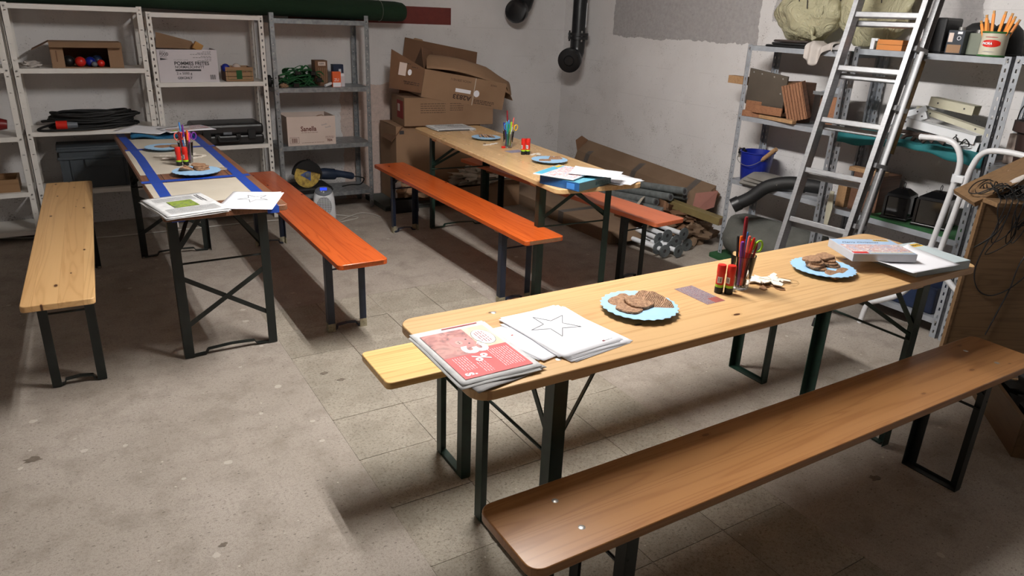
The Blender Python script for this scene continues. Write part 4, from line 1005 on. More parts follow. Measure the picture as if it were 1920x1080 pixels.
# shelf B: carton with balls, cloth, cable coil, grey crate
t = thing('cardboard_box', 'brown carton lying on its side on the upper left shelf, opening to the front', 'box', (-.045, 5.745, 1.146))
W_, D_, Hh = .42, .22, .165
obj('bottom_panel', MB().box(0, W_, 0, D_, 0, .004), M_card, t); obj('top_panel', MB().box(0, W_, .0, D_, Hh - .004, Hh), M_card, t)
obj('side_panel', MB().box(0, .004, 0, D_, .004, Hh - .004), M_card, t); obj('side_panel', MB().box(W_ - .004, W_, 0, D_, .004, Hh - .004), M_card, t)
obj('back_panel', MB().box(.004, W_ - .004, D_ - .004, D_, .004, Hh - .004), M_card2, t)
obj('flap', MB().box(.004, .075, -.004, 0, .004, Hh - .006), M_card, t); obj('flap', MB().box(W_ - .085, W_ - .004, -.004, 0, .004, Hh - .006), M_card, t)
obj('flap', ipanel(MB(), (0, -.002, Hh), (W_, -.002, Hh), (W_ + .0, -.05, Hh - .03), (0, -.05, Hh - .03), .003), M_card, t)
obj('flap', ipanel(MB(), (-.10, .03, Hh - .055), (0, 0, Hh - .002), (0, D_, Hh - .002), (-.10, D_, Hh - .055), .003), M_card2, t)
obj('grip_print', MB().box(.030, .037, -.0046, -.004, .04, .11), M_card2, t)
for x, y, r, mt, lb in ((.165, .05, .033, M_red, 'red ball in the lying carton on the upper left shelf'), (.10, .09, .035, M_black, 'black ball in the lying carton'), (.225, .07, .032, M_bucket, 'blue ball in the lying carton, right of the red one'), (.27, .12, .036, M_navy, 'navy ball at the back of the lying carton'), (.285, .04, .024, M_red, 'small red ball at the right in the lying carton'), (.245, .03, .018, M_greyp, 'tiny grey ball between the others in the lying carton')):
    ball(-.045 + x, 5.745 + y, 1.1502, r, mt, lb, 'balls in the lying carton')
o = obj('rag', MB().blob((0, 0, .018), (.06, .05, .022), 3, .3, 3), M_cloth, smooth=80); o.location = (-.17, 5.78, 1.146); tag(o, 'small crumpled white rag beside the lying carton', 'rag')
t = thing('cable_coil', 'thick black coiled extension cable with red plug on the left shelf', 'cable', (.13, 5.845, .742))
random.seed(15)
for k in range(15):
    a = .245 + random.uniform(-.03, .03); b = .09 + random.uniform(-.025, .02); z = .012 + (k % 5) * .021; cx = random.uniform(-.02, .03)
    pts = [(cx + a * math.cos(q) * (1 + .04 * math.sin(3 * q + k)), b * math.sin(q) + random.uniform(-.003, .003), z + .010 * math.sin(2 * q + k) + .010 * max(0, math.cos(q))) for q in [2 * PI * i / 34 for i in range(34)]]
    obj('cable_loop', MB().tube(pts, .0085, 7, True), M_rubber, t, smooth=60)
pts = smooth_pts([(-.22, .0, .03), (-.30, -.09, .02), (-.31, -.145, .009), (-.15, -.160, .009), (0, -.155, .009), (.12, -.12, .012), (.2, -.05, .03)], 8)
obj('cable_end', MB().tube(pts, .008, 8), M_rubber, t, smooth=60)
obj('plug', MB().tube([(-.215, -.105, .034), (-.15, -.11, .034)], [.030, .030], 16), M_red, t, smooth=40, label='red plug end'); obj('plug_collar', MB().tube([(-.15, -.11, .034), (-.09, -.112, .034)], [.024, .018], 14), M_greyp, t, smooth=40)
t = thing('storage_crate', 'dark grey plastic stacking crate with ribs on the lower left shelf', 'crate', (-.115, 5.735, .335))
W_, D_, Hh = .47, .27, .29
obj('body', MB().box(.012, W_ - .012, .012, D_ - .012, 0, Hh - .03), M_crate, t, bevel=.006)
for z in (Hh - .085, Hh - .03): obj('rim', MB().box(0, W_, 0, D_, z, z + .018), M_crate, t, bevel=.003)
for x in (.07, .40): obj('rib', MB().box(x, x + .008, .0, .012, .01, Hh - .085), M_crate, t)
obj('rib', MB().box(.012, .024, .0, .012, .01, Hh - .085), M_crate, t); obj('rib', MB().box(W_ - .024, W_ - .012, .0, .012, .01, Hh - .085), M_crate, t)
obj('handle', MB().box(.16, .31, -.012, .001, Hh - .115, Hh - .085).box(.16, .31, -.014, -.010, Hh - .13, Hh - .085), M_crate, t)
obj('lid', MB().box(.004, W_ - .004, .004, D_ - .004, Hh - .012, Hh), M_crate, t, bevel=.003)
# shelf C
t = thing('cardboard_box', 'white chips carton with black lettering on the second shelving unit', 'box', (.585, 5.725, 1.05))
W_, D_, Hh = .395, .26, .222
openbox(t, W_, D_, Hh, M_whiteb)
obj('raised_flap', ipanel(MB(), (.02, .20, Hh), (.30, .235, Hh - .01), (.27, .255, Hh + .045), (.035, .235, Hh + .105), .004), M_card, t, label='brown inner flap standing up')
MF = frame3((0, -.0004, 0), (1, 0, 0), (0, 0, 1))
for s_, sz, x, z, b, sx in (('POMMES FRITES', .033, .105, .128, .0009, 1.0), ('NORMALSCHNITT', .0235, .107, .103, .0004, 1.0), ('2 x 5000 g', .024, .113, .060, .0003, 1.0), ('GEKÜHLT', .022, .117, .028, .0006, 1.0)):
    text(s_, sz, M_ink, t, MF @ TR(x, z, 0), bold=b, sx=sx)
obj('bar_print', MB().box(.108, .278, .076, .088, 0, .0003, MF), M_ink, t)
text('CLASSIC LINE', .012, M_grayink, t, MF @ TR(.105, .152, 0), sx=1.3)
text('FOOD', .028, M_ink, t, MF @ TR(.018, .190, 0), bold=.0008, sx=.7); text('SERVICE', .012, M_ink, t, MF @ TR(.018, .172, 0)); text('SELECT', .012, M_ink, t, MF @ TR(.018, .209, 0))
obj('arrow_print', MB().prism([(.018, .150), (.070, .157), (.018, .165)][::1], 0, .0003, MF), M_ink, t)
lines(t, M_ink, MF, [(.300, .355, .208), (.262, .355, .199), (.215, .355, .190), (.285, .355, .177), (.232, .355, .168), (.31, .355, .157), (.26, .355, .147)], h=.0014)
obj('barcode', MB().box(.335, .337, .018, .05, 0, .0003, MF).box(.339, .343, .018, .05, 0, .0003, MF).box(.346, .348, .018, .05, 0, .0003, MF).box(.350, .355, .018, .05, 0, .0003, MF).box(.358, .360, .018, .05, 0, .0003, MF).box(.363, .368, .018, .05, 0, .0003, MF).box(.371, .373, .018, .05, 0, .0003, MF), M_ink, t, kind='stuff')
o = obj('amber_block', MB().box(-.03, .03, -.02, .02, 0, .055), M_amber, bevel=.003); o.location = (.865, 5.88, 1.05 + .222); o.rotation_euler = (0, .55, 0); o.location.z = 1.262
tag(o, 'small amber wooden block sticking up behind the white carton', 'block')
t = thing('wooden_crate', 'small slatted wooden crate with green label beside the white carton', 'crate', (1.03, 5.735, 1.05), .0)
for k in range(3): obj('slat', MB().box(0, .195, 0, .008, .004 + .034 * k, .034 + .034 * k), M_board, t); obj('slat', MB().box(0, .195, .17, .178, .004 + .034 * k, .034 + .034 * k), M_board, t)
for x in (0, .187): obj('end_board', MB().box(x, x + .008, .008, .17, 0, .098), M_dboard, t)
obj('base_board', MB().box(.008, .187, .008, .17, 0, .006), M_board, t)
obj('green_label', MB().box(.075, .115, -.0006, 0, .018, .078), M_greenm, t); obj('label_outline', MB().box(.012, .18, -.0004, 0, .078, .080).box(.012, .18, -.0004, 0, .016, .018).box(.012, .014, -.0004, 0, .016, .08).box(.178, .18, -.0004, 0, .016, .08), M_greenm, t)
for x, y, z, r, mt, lb in ((.008, .03, .095, .030, M_bucket, 'shiny blue ball on top of the small wooden crate'), (.062, .06, .068, .032, M_terra, 'terracotta ball in the small wooden crate, at the left'), (.098, .10, .088, .032, M_creamb, 'cream ball at the back of the small wooden crate'), (.125, .05, .064, .03, M_terra, 'terracotta ball in the small wooden crate, at the right'), (.06, .12, .06, .03, M_terra, 'terracotta ball at the back left of the small crate'), (.155, .12, .062, .03, M_creamb, 'cream ball at the back right of the small crate')):
    ball(1.03 + x, 5.735 + y, 1.05 + z - r * 0 - .03 + .0, r, mt, lb, 'balls in the small wooden crate')
t = thing('equipment_case', 'black hard plastic case with handle on the second shelving unit', 'case', (.76, 5.70, .588))
W_, D_, Hh = .50, .31, .155
obj('shell', MB().box(0, W_, 0, D_, .004, .075), M_black, t, bevel=.014); obj('lid', MB().box(.0, W_, 0, D_, .078, Hh), M_black, t, bevel=.018)
for x in (.06, .38): obj('latch', MB().box(x, x + .055, -.014, .002, .045, .115), M_rubber, t, bevel=.003)
obj('handle', MB().tube(smooth_pts([(.16, -.004, .07), (.165, -.03, .045), (.18, -.034, .038), (.29, -.034, .038), (.305, -.03, .045), (.31, -.004, .07)], 5), .008, 8), M_rubber, t, smooth=60)
obj('handle_bracket', MB().box(.145, .175, -.012, 0, .055, .085), M_rubber, t); obj('handle_bracket', MB().box(.295, .325, -.012, 0, .055, .085), M_rubber, t)
obj('name_plate', MB().box(.205, .265, -.0015, 0, .082, .10), M_greyp, t); obj('lid_rib', MB().box(.05, .45, .05, .056, Hh, Hh + .003), M_black, t)
# shelf D
t = thing('strap_heap', 'tangled green lashing straps with black buckles on the galvanised shelf', 'straps', (1.60, 5.84, 1.00))
random.seed(17)
for k in range(30):
    cx, cy = random.uniform(-.13, .12), random.uniform(-.03, .05); a = random.uniform(.05, .11); b = random.uniform(.03, .06); z0 = random.uniform(.012, .115) * (1 - abs(cx) * 3); tl = random.uniform(-.5, .5); ph = random.uniform(0, 6)
    pts = [(cx + a * math.cos(q), max(-.12, cy + b * math.sin(q)), max(.006, z0 + .04 * math.sin(q + ph) + tl * .08 * math.cos(q))) for q in [2 * PI * i / 22 for i in range(22)]]
    mb = MB()
    for i in range(22): mb.bar(pts[i], pts[(i + 1) % 22], .022, .005)
    obj('strap_loop', mb, M_strap, t)
obj('strap_loop', MB().tube(smooth_pts([(-.20, -.02, .07), (-.08, 0, .11), (.02, 0, .135), (.05, 0, .155), (.07, 0, .14), (.08, 0, .09), (.16, 0, .11), (.22, .01, .05)], 6), .006, 6), M_strap, t, smooth=60)
for x, y, z in ((-.19, -.04, .07), (-.03, -.06, .105), (.09, -.05, .10), (.13, -.07, .05), (-.15, -.08, .02), (-.06, -.10, .015)):
    obj('buckle', MB().box(x - .022, x + .022, y - .012, y + .012, z - .014, z + .018), M_blackgl, t, bevel=.004)
t = thing('cable_roll', 'black cable roll end poking out between the two shelving units', 'cable', (1.365, 5.81, 1.00)); obj('roll', MB().cyl((-.025, 0, .045), (.0, 0, .045), .045, n=20), M_rubber, t, smooth=40); obj('core', MB().cyl((-.03, 0, .045), (-.025, 0, .045), .02, n=14), M_black, t)
t = thing('small_carton', 'brown patterned carton with white label behind the green straps', 'box', (1.725, 5.84, 1.00)); obj('carton', MB().box(0, .10, 0, .10, 0, .195), M_card2, t, bevel=.002); obj('label', MB().box(.025, .085, -.0006, 0, .155, .185), M_creamb, t); text('6004', .018, M_ink, t, frame3((.035, -.0008, .170), (1, 0, 0), (0, 0, 1)))
for k in range(5): obj('printed_column', MB().box(.025 + .015 * k, .030 + .015 * k, -.0005, 0, .02, .14), M_card, t)
t = thing('screw_packet', 'orange and white packet standing at the right of the galvanised shelf', 'packet', (1.828, 5.735, 1.00)); obj('carton', MB().box(0, .068, 0, .03, 0, .118), plain('orange_print', rgb(232, 98, 42), .5), t); obj('white_print', MB().box(.002, .066, -.0006, 0, .002, .035), M_paper, t); text('ZU', .03, M_paper, t, frame3((.012, -.0006, .055), (1, 0, 0), (0, 0, 1)))
t = thing('small_carton', 'plain white packet beside the orange one', 'box', (1.905, 5.775, 1.00)); obj('carton', MB().box(0, .035, 0, .05, 0, .10), M_whiteb, t); obj('tuck_flap', MB().box(.002, .033, -.001, 0, .08, .098), M_paper, t)
t = thing('small_carton', 'dark navy packet behind the orange one', 'box', (1.87, 5.84, 1.00)); obj('carton', MB().box(0, .085, 0, .06, 0, .165), M_navy, t); obj('label', MB().box(.045, .065, -.0006, 0, .10, .13), M_whitep, t)
o = obj('leather_scrap', MB().blob((0, 0, .014), (.03, .02, .016), 5, .3, 3), M_card, smooth=80); o.location = (1.445, 5.745, 1.00); tag(o, 'small brown leather scrap at the left edge of the strap shelf', 'scrap')
o = obj('white_bottle', MB().tube([(0, 0, .012), (.05, .02, .025), (.07, .03, .03)], [.011, .011, .006], 12), M_whitep, smooth=50); o.location = (1.765, 5.735, 1.00); tag(o, 'small white tube lying in front of the patterned carton', 'tube')
t = thing('cardboard_box', 'open beige margarine carton with brown lettering on the galvanised shelf', 'box', (1.44, 5.715, .556))
W_, D_, Hh = .385, .28, .225
openbox(t, W_, D_, Hh, M_creamb); MF = frame3((0, -.0004, 0), (1, 0, 0), (0, 0, 1))
M_bprint = plain('brown_print', rgb(104, 52, 40), .8)
text('Sanella', .052, M_bprint, t, MF @ TR(.105, .128, 0), bold=.0012, sx=.88)
obj('frame_print', MB().box(.016, .088, .018, .020, 0, .0003, MF).box(.016, .088, .064, .066, 0, .0003, MF).box(.016, .018, .018, .066, 0, .0003, MF).box(.086, .088, .018, .066, 0, .0003, MF), M_bprint, t)
mb = MB(); random.seed(2); x = .03
while x < .074: w_ = random.uniform(.001, .003); mb.box(x, x + w_, .024, .058, 0, .0003, MF); x += w_ + .002
obj('barcode', mb, M_bprint, t, kind='stuff')
text('7034', .026, M_bprint, t, MF @ TR(.312, .032, 0), bold=.0010, sx=.8); lines(t, M_bprint, MF, [(.300, .372, .052), (.300, .372, .062), (.11, .29, .020), (.11, .24, .100)], h=.0014)
text('Sanella', .018, M_grayink, t, MF @ TR(.27, .155, 0) @ Matrix.Rotation(.18, 4, 'Z')); text('Sanella', .018, M_grayink, t, MF @ TR(.30, .135, 0) @ Matrix.Rotation(.18, 4, 'Z'))
for i in range(4):
    o = obj('dry_branch', MB().tube(smooth_pts([(0, 0, 0), (.03, .01, .02), (.07, -.01, .01 + .008 * i), (.10, .02, .018)], 4), .003, 6), M_ornb, smooth=60); o.location = (1.50 + .06 * i, 5.84, .745); tag(o, '%s dry branch inside the beige carton' % ['leftmost', 'second from the left', 'third from the left', 'rightmost'][i], 'branch', 'dry branches in the beige carton')
    o.location.z = .71 + .01 * i
# angle grinder on its case
t = thing('tool_case', 'flat black case under the angle grinder on the lowest galvanised shelf', 'case', (1.41, 5.715, .16)); obj('shell', MB().box(0, .37, 0, .29, 0, .045), M_rubber, t, bevel=.012); obj('lid_edge', MB().box(-.003, .373, -.003, .293, .020, .026), M_black, t)
t = thing('angle_grinder', 'large navy angle grinder with yellow cutting disc on the lowest galvanised shelf', 'power tool', (1.585, 5.80, .310), 0, rot=(0, .06, .0))
obj('disc', MB().lathe([(.0001, -.003), (.105, -.003), (.105, .003), (.0001, .003)], 40, TR(0, -.045, 0, PI / 2, 0, 0)), M_wheel, t, smooth=40, label='worn yellow cutting disc')
obj('disc_label', MB().prism([(-.058, .0), (.028, .048), (.028, -.05)], 0, .0008, frame3((0, -.0484, 0), (1, 0, 0), (0, 0, 1))), plain('blue_disc_label', rgb(84, 104, 160), .5), t)
obj('flange_nut', MB().lathe([(.0001, 0), (.020, 0), (.020, .008), (.010, .012), (.0001, .012)], 20, TR(0, -.0486, 0, PI / 2, 0, 0)), M_greyp, t, smooth=40)
gp = [(.118 * math.cos(a), .118 * math.sin(a)) for a in [(.05 + .98 * k / 20) * PI for k in range(21)]]
gp2 = [(.118 * math.cos(a), .118 * math.sin(a)) for a in [(-.03 + 1.10 * k / 24) * PI for k in range(25)]]
Mg = frame3((0, -.050, 0), (1, 0, .0), (0, 0, 1)) @ Matrix.Rotation(-.25, 4, 'Z')
obj('guard', MB().prism(gp2 + [(.118 * math.cos(a) * .9, .118 * math.sin(a) * .9) for a in [(1.07 - 1.10 * k / 24) * PI for k in range(25)]], -.04, .012, Mg).prism([(.118 * math.cos(a), .118 * math.sin(a)) for a in [(.10 + .80 * k / 20) * PI for k in range(21)]], .006, .010, Mg), M_black, t, smooth=30)
obj('gear_head', MB().tube([(-.03, .0, .0), (.05, 0, 0), (.115, 0, 0)], [.035, .045, .042], 16), M_tin, t, smooth=40)
obj('motor_body', MB().tube([(.105, -.01, 0), (.15, -.01, 0), (.235, -.01, -.005), (.245, -.01, -.005)], [.044, .048, .046, .038], 16), M_grinder, t, smooth=40)
obj('rear_handle', MB().tube([(.24, -.01, -.0), (.30, -.01, -.005), (.385, -.01, -.022), (.40, -.01, -.024)], [.034, .028, .030, .024], 14), M_grinder, t, smooth=40)
obj('side_handle', MB().tube([(.02, 0, .04), (.025, .01, .12)], [.012, .016], 12), M_black, t, smooth=40)
obj('power_cord', MB().tube(smooth_pts([(.40, -.01, -.024), (.45, -.02, -.03), (.50, .0, -.05), (.49, .06, -.11), (.40, .03, -.105), (.30, -.03, -.105)], 6), .005, 7), M_rubber, t, smooth=60)
# green turf roll on top of the shelves
t = thing('turf_roll', 'long roll of dark green artificial turf lying on top of the left shelves', 'carpet roll', (0, 5.865, 1.505))
def ring(x, r, z): return [(x, r * math.cos(a) * 1.25, r * math.sin(a) + z) for a in [2 * PI * k / 28 for k in range(28)]]
st = [(-1.3, .085, .125), (-.5, .085, .122), (.4, .083, .118), (1.3, .080, .092), (2.0, .078, .080), (2.42, .077, .074), (2.475, .072, .072), (2.495, .060, .072)]
vs = [p for s_ in st for p in ring(*s_)]; fs = [(i * 28 + k, i * 28 + (k + 1) % 28, (i + 1) * 28 + (k + 1) % 28, (i + 1) * 28 + k) for i in range(len(st) - 1) for k in range(28)] + [tuple(range(28))[::-1], tuple(range(28 * 7, 28 * 8))]
obj('rolled_turf', MB().add(vs, fs), M_greenc, t, smooth=50)
obj('roll_end_spiral', MB().tube([(2.497, (.055 - .0022 * k) * 1.2 * math.cos(k * .5), (.055 - .0022 * k) * math.sin(k * .5) + .072) for k in range(24)], .0025, 5), plain('turf_edge', rgb(34, 64, 40), .9), t)
obj('tie_wire', MB().tube([(2.28, .078 * 1.27 * math.cos(a), .079 * math.sin(a) + .076) for a in [2 * PI * k / 24 for k in range(24)]], .0015, 5, True), M_tin, t)
o = obj('hanging_wire', MB().tube([(0, 0, 0), (-.01, 0, .30), (-.02, 0, CZ - 1.665)], .003, 6), M_rubber, smooth=60); o.location = (2.29, 5.90, 1.662); tag(o, 'thin dark wire running up from the turf roll', 'wire')

# fan heater and cable
t = thing('fan_heater', 'small white fan heater with blue display on the floor beside the orange bench', 'heater', (1.635, 5.50, 0), -.30)
st = [(0, .170, .112, 0), (.02, .176, .116, 0), (.10, .172, .112, 0), (.17, .162, .106, .0), (.205, .146, .098, .35), (.226, .118, .082, .55), (.232, .09, .06, .6)]
mb = MB(); vs = []
for z, w_, d_, sl in st:
    for k in range(32):
        a = 2 * PI * k / 32; cx, cy = math.cos(a), math.sin(a); x = w_ / 2 * math.copysign(abs(cx) ** .55, cx); y = d_ / 2 * math.copysign(abs(cy) ** .45, cy); vs.append((x, y, z + sl * y))
mb.add(vs, [(i_ * 32 + k, i_ * 32 + (k + 1) % 32, (i_ + 1) * 32 + (k + 1) % 32, (i_ + 1) * 32 + k) for i_ in range(6) for k in range(32)] + [tuple(range(32))[::-1], tuple(range(192, 224))])
obj('housing', mb, M_whitep, t, smooth=60)
MT = TR(0, -.006, .232, .54, 0, 0)
obj('control_panel', MB().lathe([(.0001, .010), (.045, .009), (.062, .003), (.068, -.006)], 32, MT @ Matrix.Diagonal((1, .78, 1, 1))), M_greyp, t, smooth=40)
obj('display', MB().box(-.026, .026, -.006, .022, .010, .0115, MT), M_screen, t); obj('button', MB().cyl(MT @ Vector((0, -.026, .008)), MT @ Vector((0, -.026, .012)), .007, n=14), M_whitep, t)
mb = MB(); cz = .115
obj('grille_recess', MB().prism(ell(0, cz, .058, .078), 0, .0012, frame3((0, -.0552, 0), (1, 0, 0), (0, 0, 1))), M_ink, t)
for k in range(17):
    z = cz - .074 + .00925 * k; hw = .057 * math.sqrt(max(0, 1 - ((z - cz) / .078) ** 2)); obj('grille_bar', MB().box(-hw, hw, -.0605, -.0565, z - .0021, z + .0021), M_whitep, t)
for k in range(-2, 3): hh = .077 * math.sqrt(1 - (k * .02 / .058) ** 2); obj('grille_rib', MB().box(k * .02 - .001, k * .02 + .001, -.0595, -.0565, cz - hh, cz + hh), M_whitep, t)
obj('cord', MB().tube(smooth_pts([(.06, .05, .02), (.16, .06, .006), (.26, .0, .005), (.20, -.07, .005), (.10, -.12, .005), (.20, .02, .011), (.30, .13, .006), (.40, .06, .006), (.44, -.02, .006)], 8), .0035, 7), M_whitecable, t, smooth=60)
pts = [tuple(p) for p in [(-.75, 5.95, .006), (-.36, 5.79, .006), (.05, 5.62, .006), (.456, 5.60, .006), (.825, 5.60, .006), (1.15, 5.60, .006), (1.45, 5.57, .006), (1.60, 5.63, .008)]]
o = obj('power_cable', MB().tube(smooth_pts(pts, 8), .0045, 7), M_whitecable, smooth=60); tag(o, 'long white power cable running along the floor in front of the shelves', 'cable')

# ================================================================ WALL PIPES
t = thing('iron_pipe', 'black cast iron pipe with flange and elbow in the wall corner', 'pipe', (4.10, 5.60, 1.28))
obj('riser', MB().cyl((0, 0, .16), (0, .0, CZ - 1.28), .064, n=24), M_iron, t, smooth=40)
obj('flange', MB().cyl((0, 0, .126), (0, 0, .152), .093, n=24), M_iron, t, smooth=40); obj('flange', MB().cyl((0, 0, .156), (0, 0, .182), .093, n=24), M_iron, t, smooth=40)
for k in range(6): a = PI / 3 * k + .3; obj('flange_bolt', MB().cyl((.08 * math.cos(a), .08 * math.sin(a), .108), (.08 * math.cos(a), .08 * math.sin(a), .200), .008, n=6), M_tin if k in (4, 5) else M_iron, t)
obj('elbow', MB().tube([(0, 0, .13), (0, 0, .06), (-.004, 0, .02), (-.022, -.005, -.02), (-.055, -.012, -.045), (-.085, -.018, -.05)], .068, 24), M_iron, t, smooth=60)
obj('socket_end', MB().tube([(-.055, -.010, -.045), (-.072, -.018, -.048), (-.085, -.024, -.050), (-.125, -.060, -.056), (-.130, -.064, -.057)], [.080, .100, .108, .108, .094], 28), M_iron, t, smooth=40)
obj('end_boss', MB().tube([(-.128, -.062, -.057), (-.140, -.073, -.059)], [.05, .04], 20), M_iron, t, smooth=40)
obj('paint_drip', MB().tube([(.040, -.050, .44), (.041, -.0495, .33), (.038, -.052, .23)], .004, 6), M_whitep, t, label='white paint drip')
obj('pipe_bracket', MB().box(.0, .17, -.012, .012, .50, .53), M_iron, t)
t = thing('iron_pipe', 'black iron pipe elbow coming out of the back wall at the top of the picture', 'pipe', (3.62, 5.93, 1.63))
obj('elbow', MB().tube([(.0, -.03, .0), (.04, -.02, .01), (.09, 0, .05), (.115, .0, .12), (.12, .0, .22), (.12, 0, CZ - 1.63)], .072, 24), M_iron, t, smooth=60)
obj('socket_end', MB().tube([(-.045, -.075, -.01), (-.04, -.07, -.01), (.0, -.03, .0), (.02, -.015, .005)], [.085, .10, .105, .075], 28), M_iron, t, smooth=40)
obj('pipe_bracket', MB().box(.10, .14, .0, .14, .30, .33), M_iron, t)

# ================================================================ CARTONS AT THE BACK WALL
def panel4(parent, name, pts, mat, th=.005, **k): return obj(name, ipanel(MB(), *pts, th=th), mat, parent, **k)
t = thing('cardboard_sheet', 'large flat brown cardboard sheet leaning on the back wall behind the cartons', 'cardboard', (2.45, 5.93, .66))
panel4(t, 'sheet', [(-.02, 0, 0), (.72, .0, -.05), (.84, .11, .60), (.13, .11, .715)], M_card2); obj('torn_edge', ipanel(MB(), (.20, .106, .70), (.30, .106, .685), (.29, .108, .70), (.22, .108, .712), .004), M_card, t)
t = thing('cardboard_box', 'big plain brown carton standing on the floor under the stacked cartons', 'box', (2.30, 5.60, .045), -.04)
openbox(t, .78, .40, .64, M_card, .006)
panel4(t, 'top_flap', [(0, 0, .64), (.78, 0, .64), (.78, .20, .645), (0, .20, .645)], M_card, .005); panel4(t, 'top_flap', [(0, .205, .645), (.78, .205, .645), (.78, .40, .64), (0, .40, .64)], M_card, .005)
obj('hand_hole', MB().box(.03, .07, -.0008, 0, .58, .61), M_ink, t)
t = thing('cardboard_box', 'closed brown carton with red label, middle of the carton stack', 'box', (2.36, 5.56, .694), -.10)
obj('carton', MB().box(0, .80, 0, .36, 0, .23), M_card, t, bevel=.003)
MFF = frame3((0, -.0006, 0), (1, 0, 0), (0, 0, 1))
lines(t, M_cardprint, MFF, [(.14, .36, .18 - .018 * k) for k in range(5)] + [(.40, .52, .18 - .018 * k) for k in range(4)] + [(.56, .64, .17)], h=.0022)
MS = frame3((-.0006, .30, 0), (0, -1, 0), (0, 0, 1))
obj('red_label', MB().box(.10, .27, .055, .20, 0, .0006, MS), plain('red_label_print', rgb(150, 40, 40), .7), t); obj('label_text_panel', MB().box(.12, .18, .11, .17, .0006, .001, MS), M_creamb, t)
panel4(t, 'side_flap', [(0, .02, 0), (0, .30, 0), (-.10, .32, -.13), (-.10, .04, -.13)], M_card2, .005)
# tilted open carton on top
t = thing('cardboard_box', 'open brown carton with raised flaps on top of the carton stack', 'box', (2.50, 5.54, .932), -.14, rot=(0.03, .16, -.10))
W_, D_, Hh = .75, .36, .225
openbox(t, W_, D_, Hh, M_card, .006)
MFF = frame3((0, -.0006, 0), (1, 0, 0), (0, 0, 1))
text('A2833', .052, M_cardprint, t, MFF @ TR(.44, .052, 0) @ Matrix.Rotation(PI, 4, 'Z'), bold=.0015, sx=1.2)
text('HOCH 2ER/VE11', .026, M_cardprint, t, MFF @ TR(.42, .185, 0) @ Matrix.Rotation(PI, 4, 'Z')); text('MADE', .022, M_cardprint, t, MFF @ TR(.66, .19, 0) @ Matrix.Rotation(PI, 4, 'Z'))
lines(t, M_cardprint, MFF, [(.47, .66, .048), (.47, .66, .036), (.47, .64, .022)], h=.003)
obj('white_sticker', MB().box(.29, .43, .088, .118, 0, .0006, MFF), M_paper, t); obj('round_sticker', MB().prism(ell(.485, .100, .026, .028), 0, .0006, MFF), M_paper, t)
obj('packing_tape', MB().box(.455, .462, 0, .225, 0, .0005, MFF), M_card3, t)
panel4(t, 'left_flap', [(-.002, -.0, .03), (-.002, .0, Hh), (-.27, .10, Hh + .10), (-.24, .12, .02)], M_card2, .005, label='side flap spread out to the left with a white label')
obj('flap_label', MB().box(.07, .13, .10, .20, 0, .0006, frame3((-.262, .0975 - .006, .04), (.26, -.10, 0), (0, 0, 1))), M_creamb, t)
obj('flap_round_label', MB().prism(ell(.16, .135, .016, .024), 0, .0006, frame3((-.262, .0975 - .006, .04), (.26, -.10, 0), (0, 0, 1))), M_paper, t)
lines(t, M_cardprint, frame3((-.262, .0915, .04), (.26, -.10, 0), (0, 0, 1)), [(.12, .25, .06), (.13, .25, .045), (.10, .16, .20), (.17, .22, .18)], h=.003)
def fn(u, v):
    return (.02 + u * .80 + .03 * v, .02 + .02 * v + .16 * v * (1), Hh + .004 + .10 * math.sin(v * 1.6) + .02 * math.sin(u * 5) - .12 * max(0, u - .72) * 2.2)
obj('top_flap', MB().grid(fn, 18, 8), M_card, t, smooth=60, solid=.005)
panel4(t, 'back_flap', [(.05, D_ - .01, Hh), (.40, D_ - .01, Hh), (.28, D_ + .02, Hh + .16), (.14, D_ + .02, Hh + .13)], M_card2, .005)
panel4(t, 'inner_flap', [(.0, .03, Hh), (.0, .30, Hh), (.14, .27, Hh + .13), (-.04, .06, Hh + .16)], M_card2, .004)
panel4(t, 'right_flap', [(W_, .02, Hh), (W_, .34, Hh), (W_ + .10, .33, Hh - .13), (W_ + .10, .03, Hh - .13)], M_card, .005)
# low stuff on the floor by the wall
t = thing('styrofoam_slab', 'flat dark slab on the floor under the big carton', 'slab', (2.16, 5.52, 0)); obj('slab', MB().box(0, 1.45, 0, .48, 0, .042), plain('dark_grey_slab', rgb(84, 88, 84), .8), t); obj('slab_edge', MB().box(0, 1.45, -.002, 0, .018, .024), M_black, t)
t = thing('plastic_tray', 'low black plastic tray on the floor behind the middle orange bench', 'tray', (2.20, 5.42, 0)); openbox(t, .22, .09, .11, M_black, .006)
def crumple(name, lab, cat, loc, rad, seed, mat, flat=0, amp=.35, freq=2.6, rz=0):
    o = obj(name, MB().blob((0, 0, rad[2] * .9), rad, seed, amp, freq, 36, 22), mat, smooth=35); o.location = loc; o.rotation_euler = (0, 0, rz)
    me = o.data
    for v in me.vertices:
        if v.co.z < .001: v.co.z = .001
    return tag(o, lab, cat)
crumple('paper_bag', 'crumpled brown paper bag lying on the dark slab behind the orange bench', 'bag', (2.42, 5.48, .11), (.14, .06, .085), 4, M_card)
crumple('packing_paper', 'crumpled pale packing paper heap at the back, under the rear table', 'paper', (3.02, 5.42, .20), (.26, .10, .07), 9, M_card3, amp=.5, freq=4)
t = thing('cardboard_box', 'opened brown carton on the floor under the rear table, holding packing paper', 'box', (2.72, 5.26, .0), .05); openbox(t, .62, .25, .21, M_card, .005)
panel4(t, 'flap', [(.30, 0, .21), (.62, 0, .21), (.66, -.10, .26), (.34, -.10, .27)], M_card, .004); panel4(t, 'flap', [(.62, 0, .21), (.62, .25, .21), (.72, .25, .27), (.72, .0, .26)], M_card, .004)
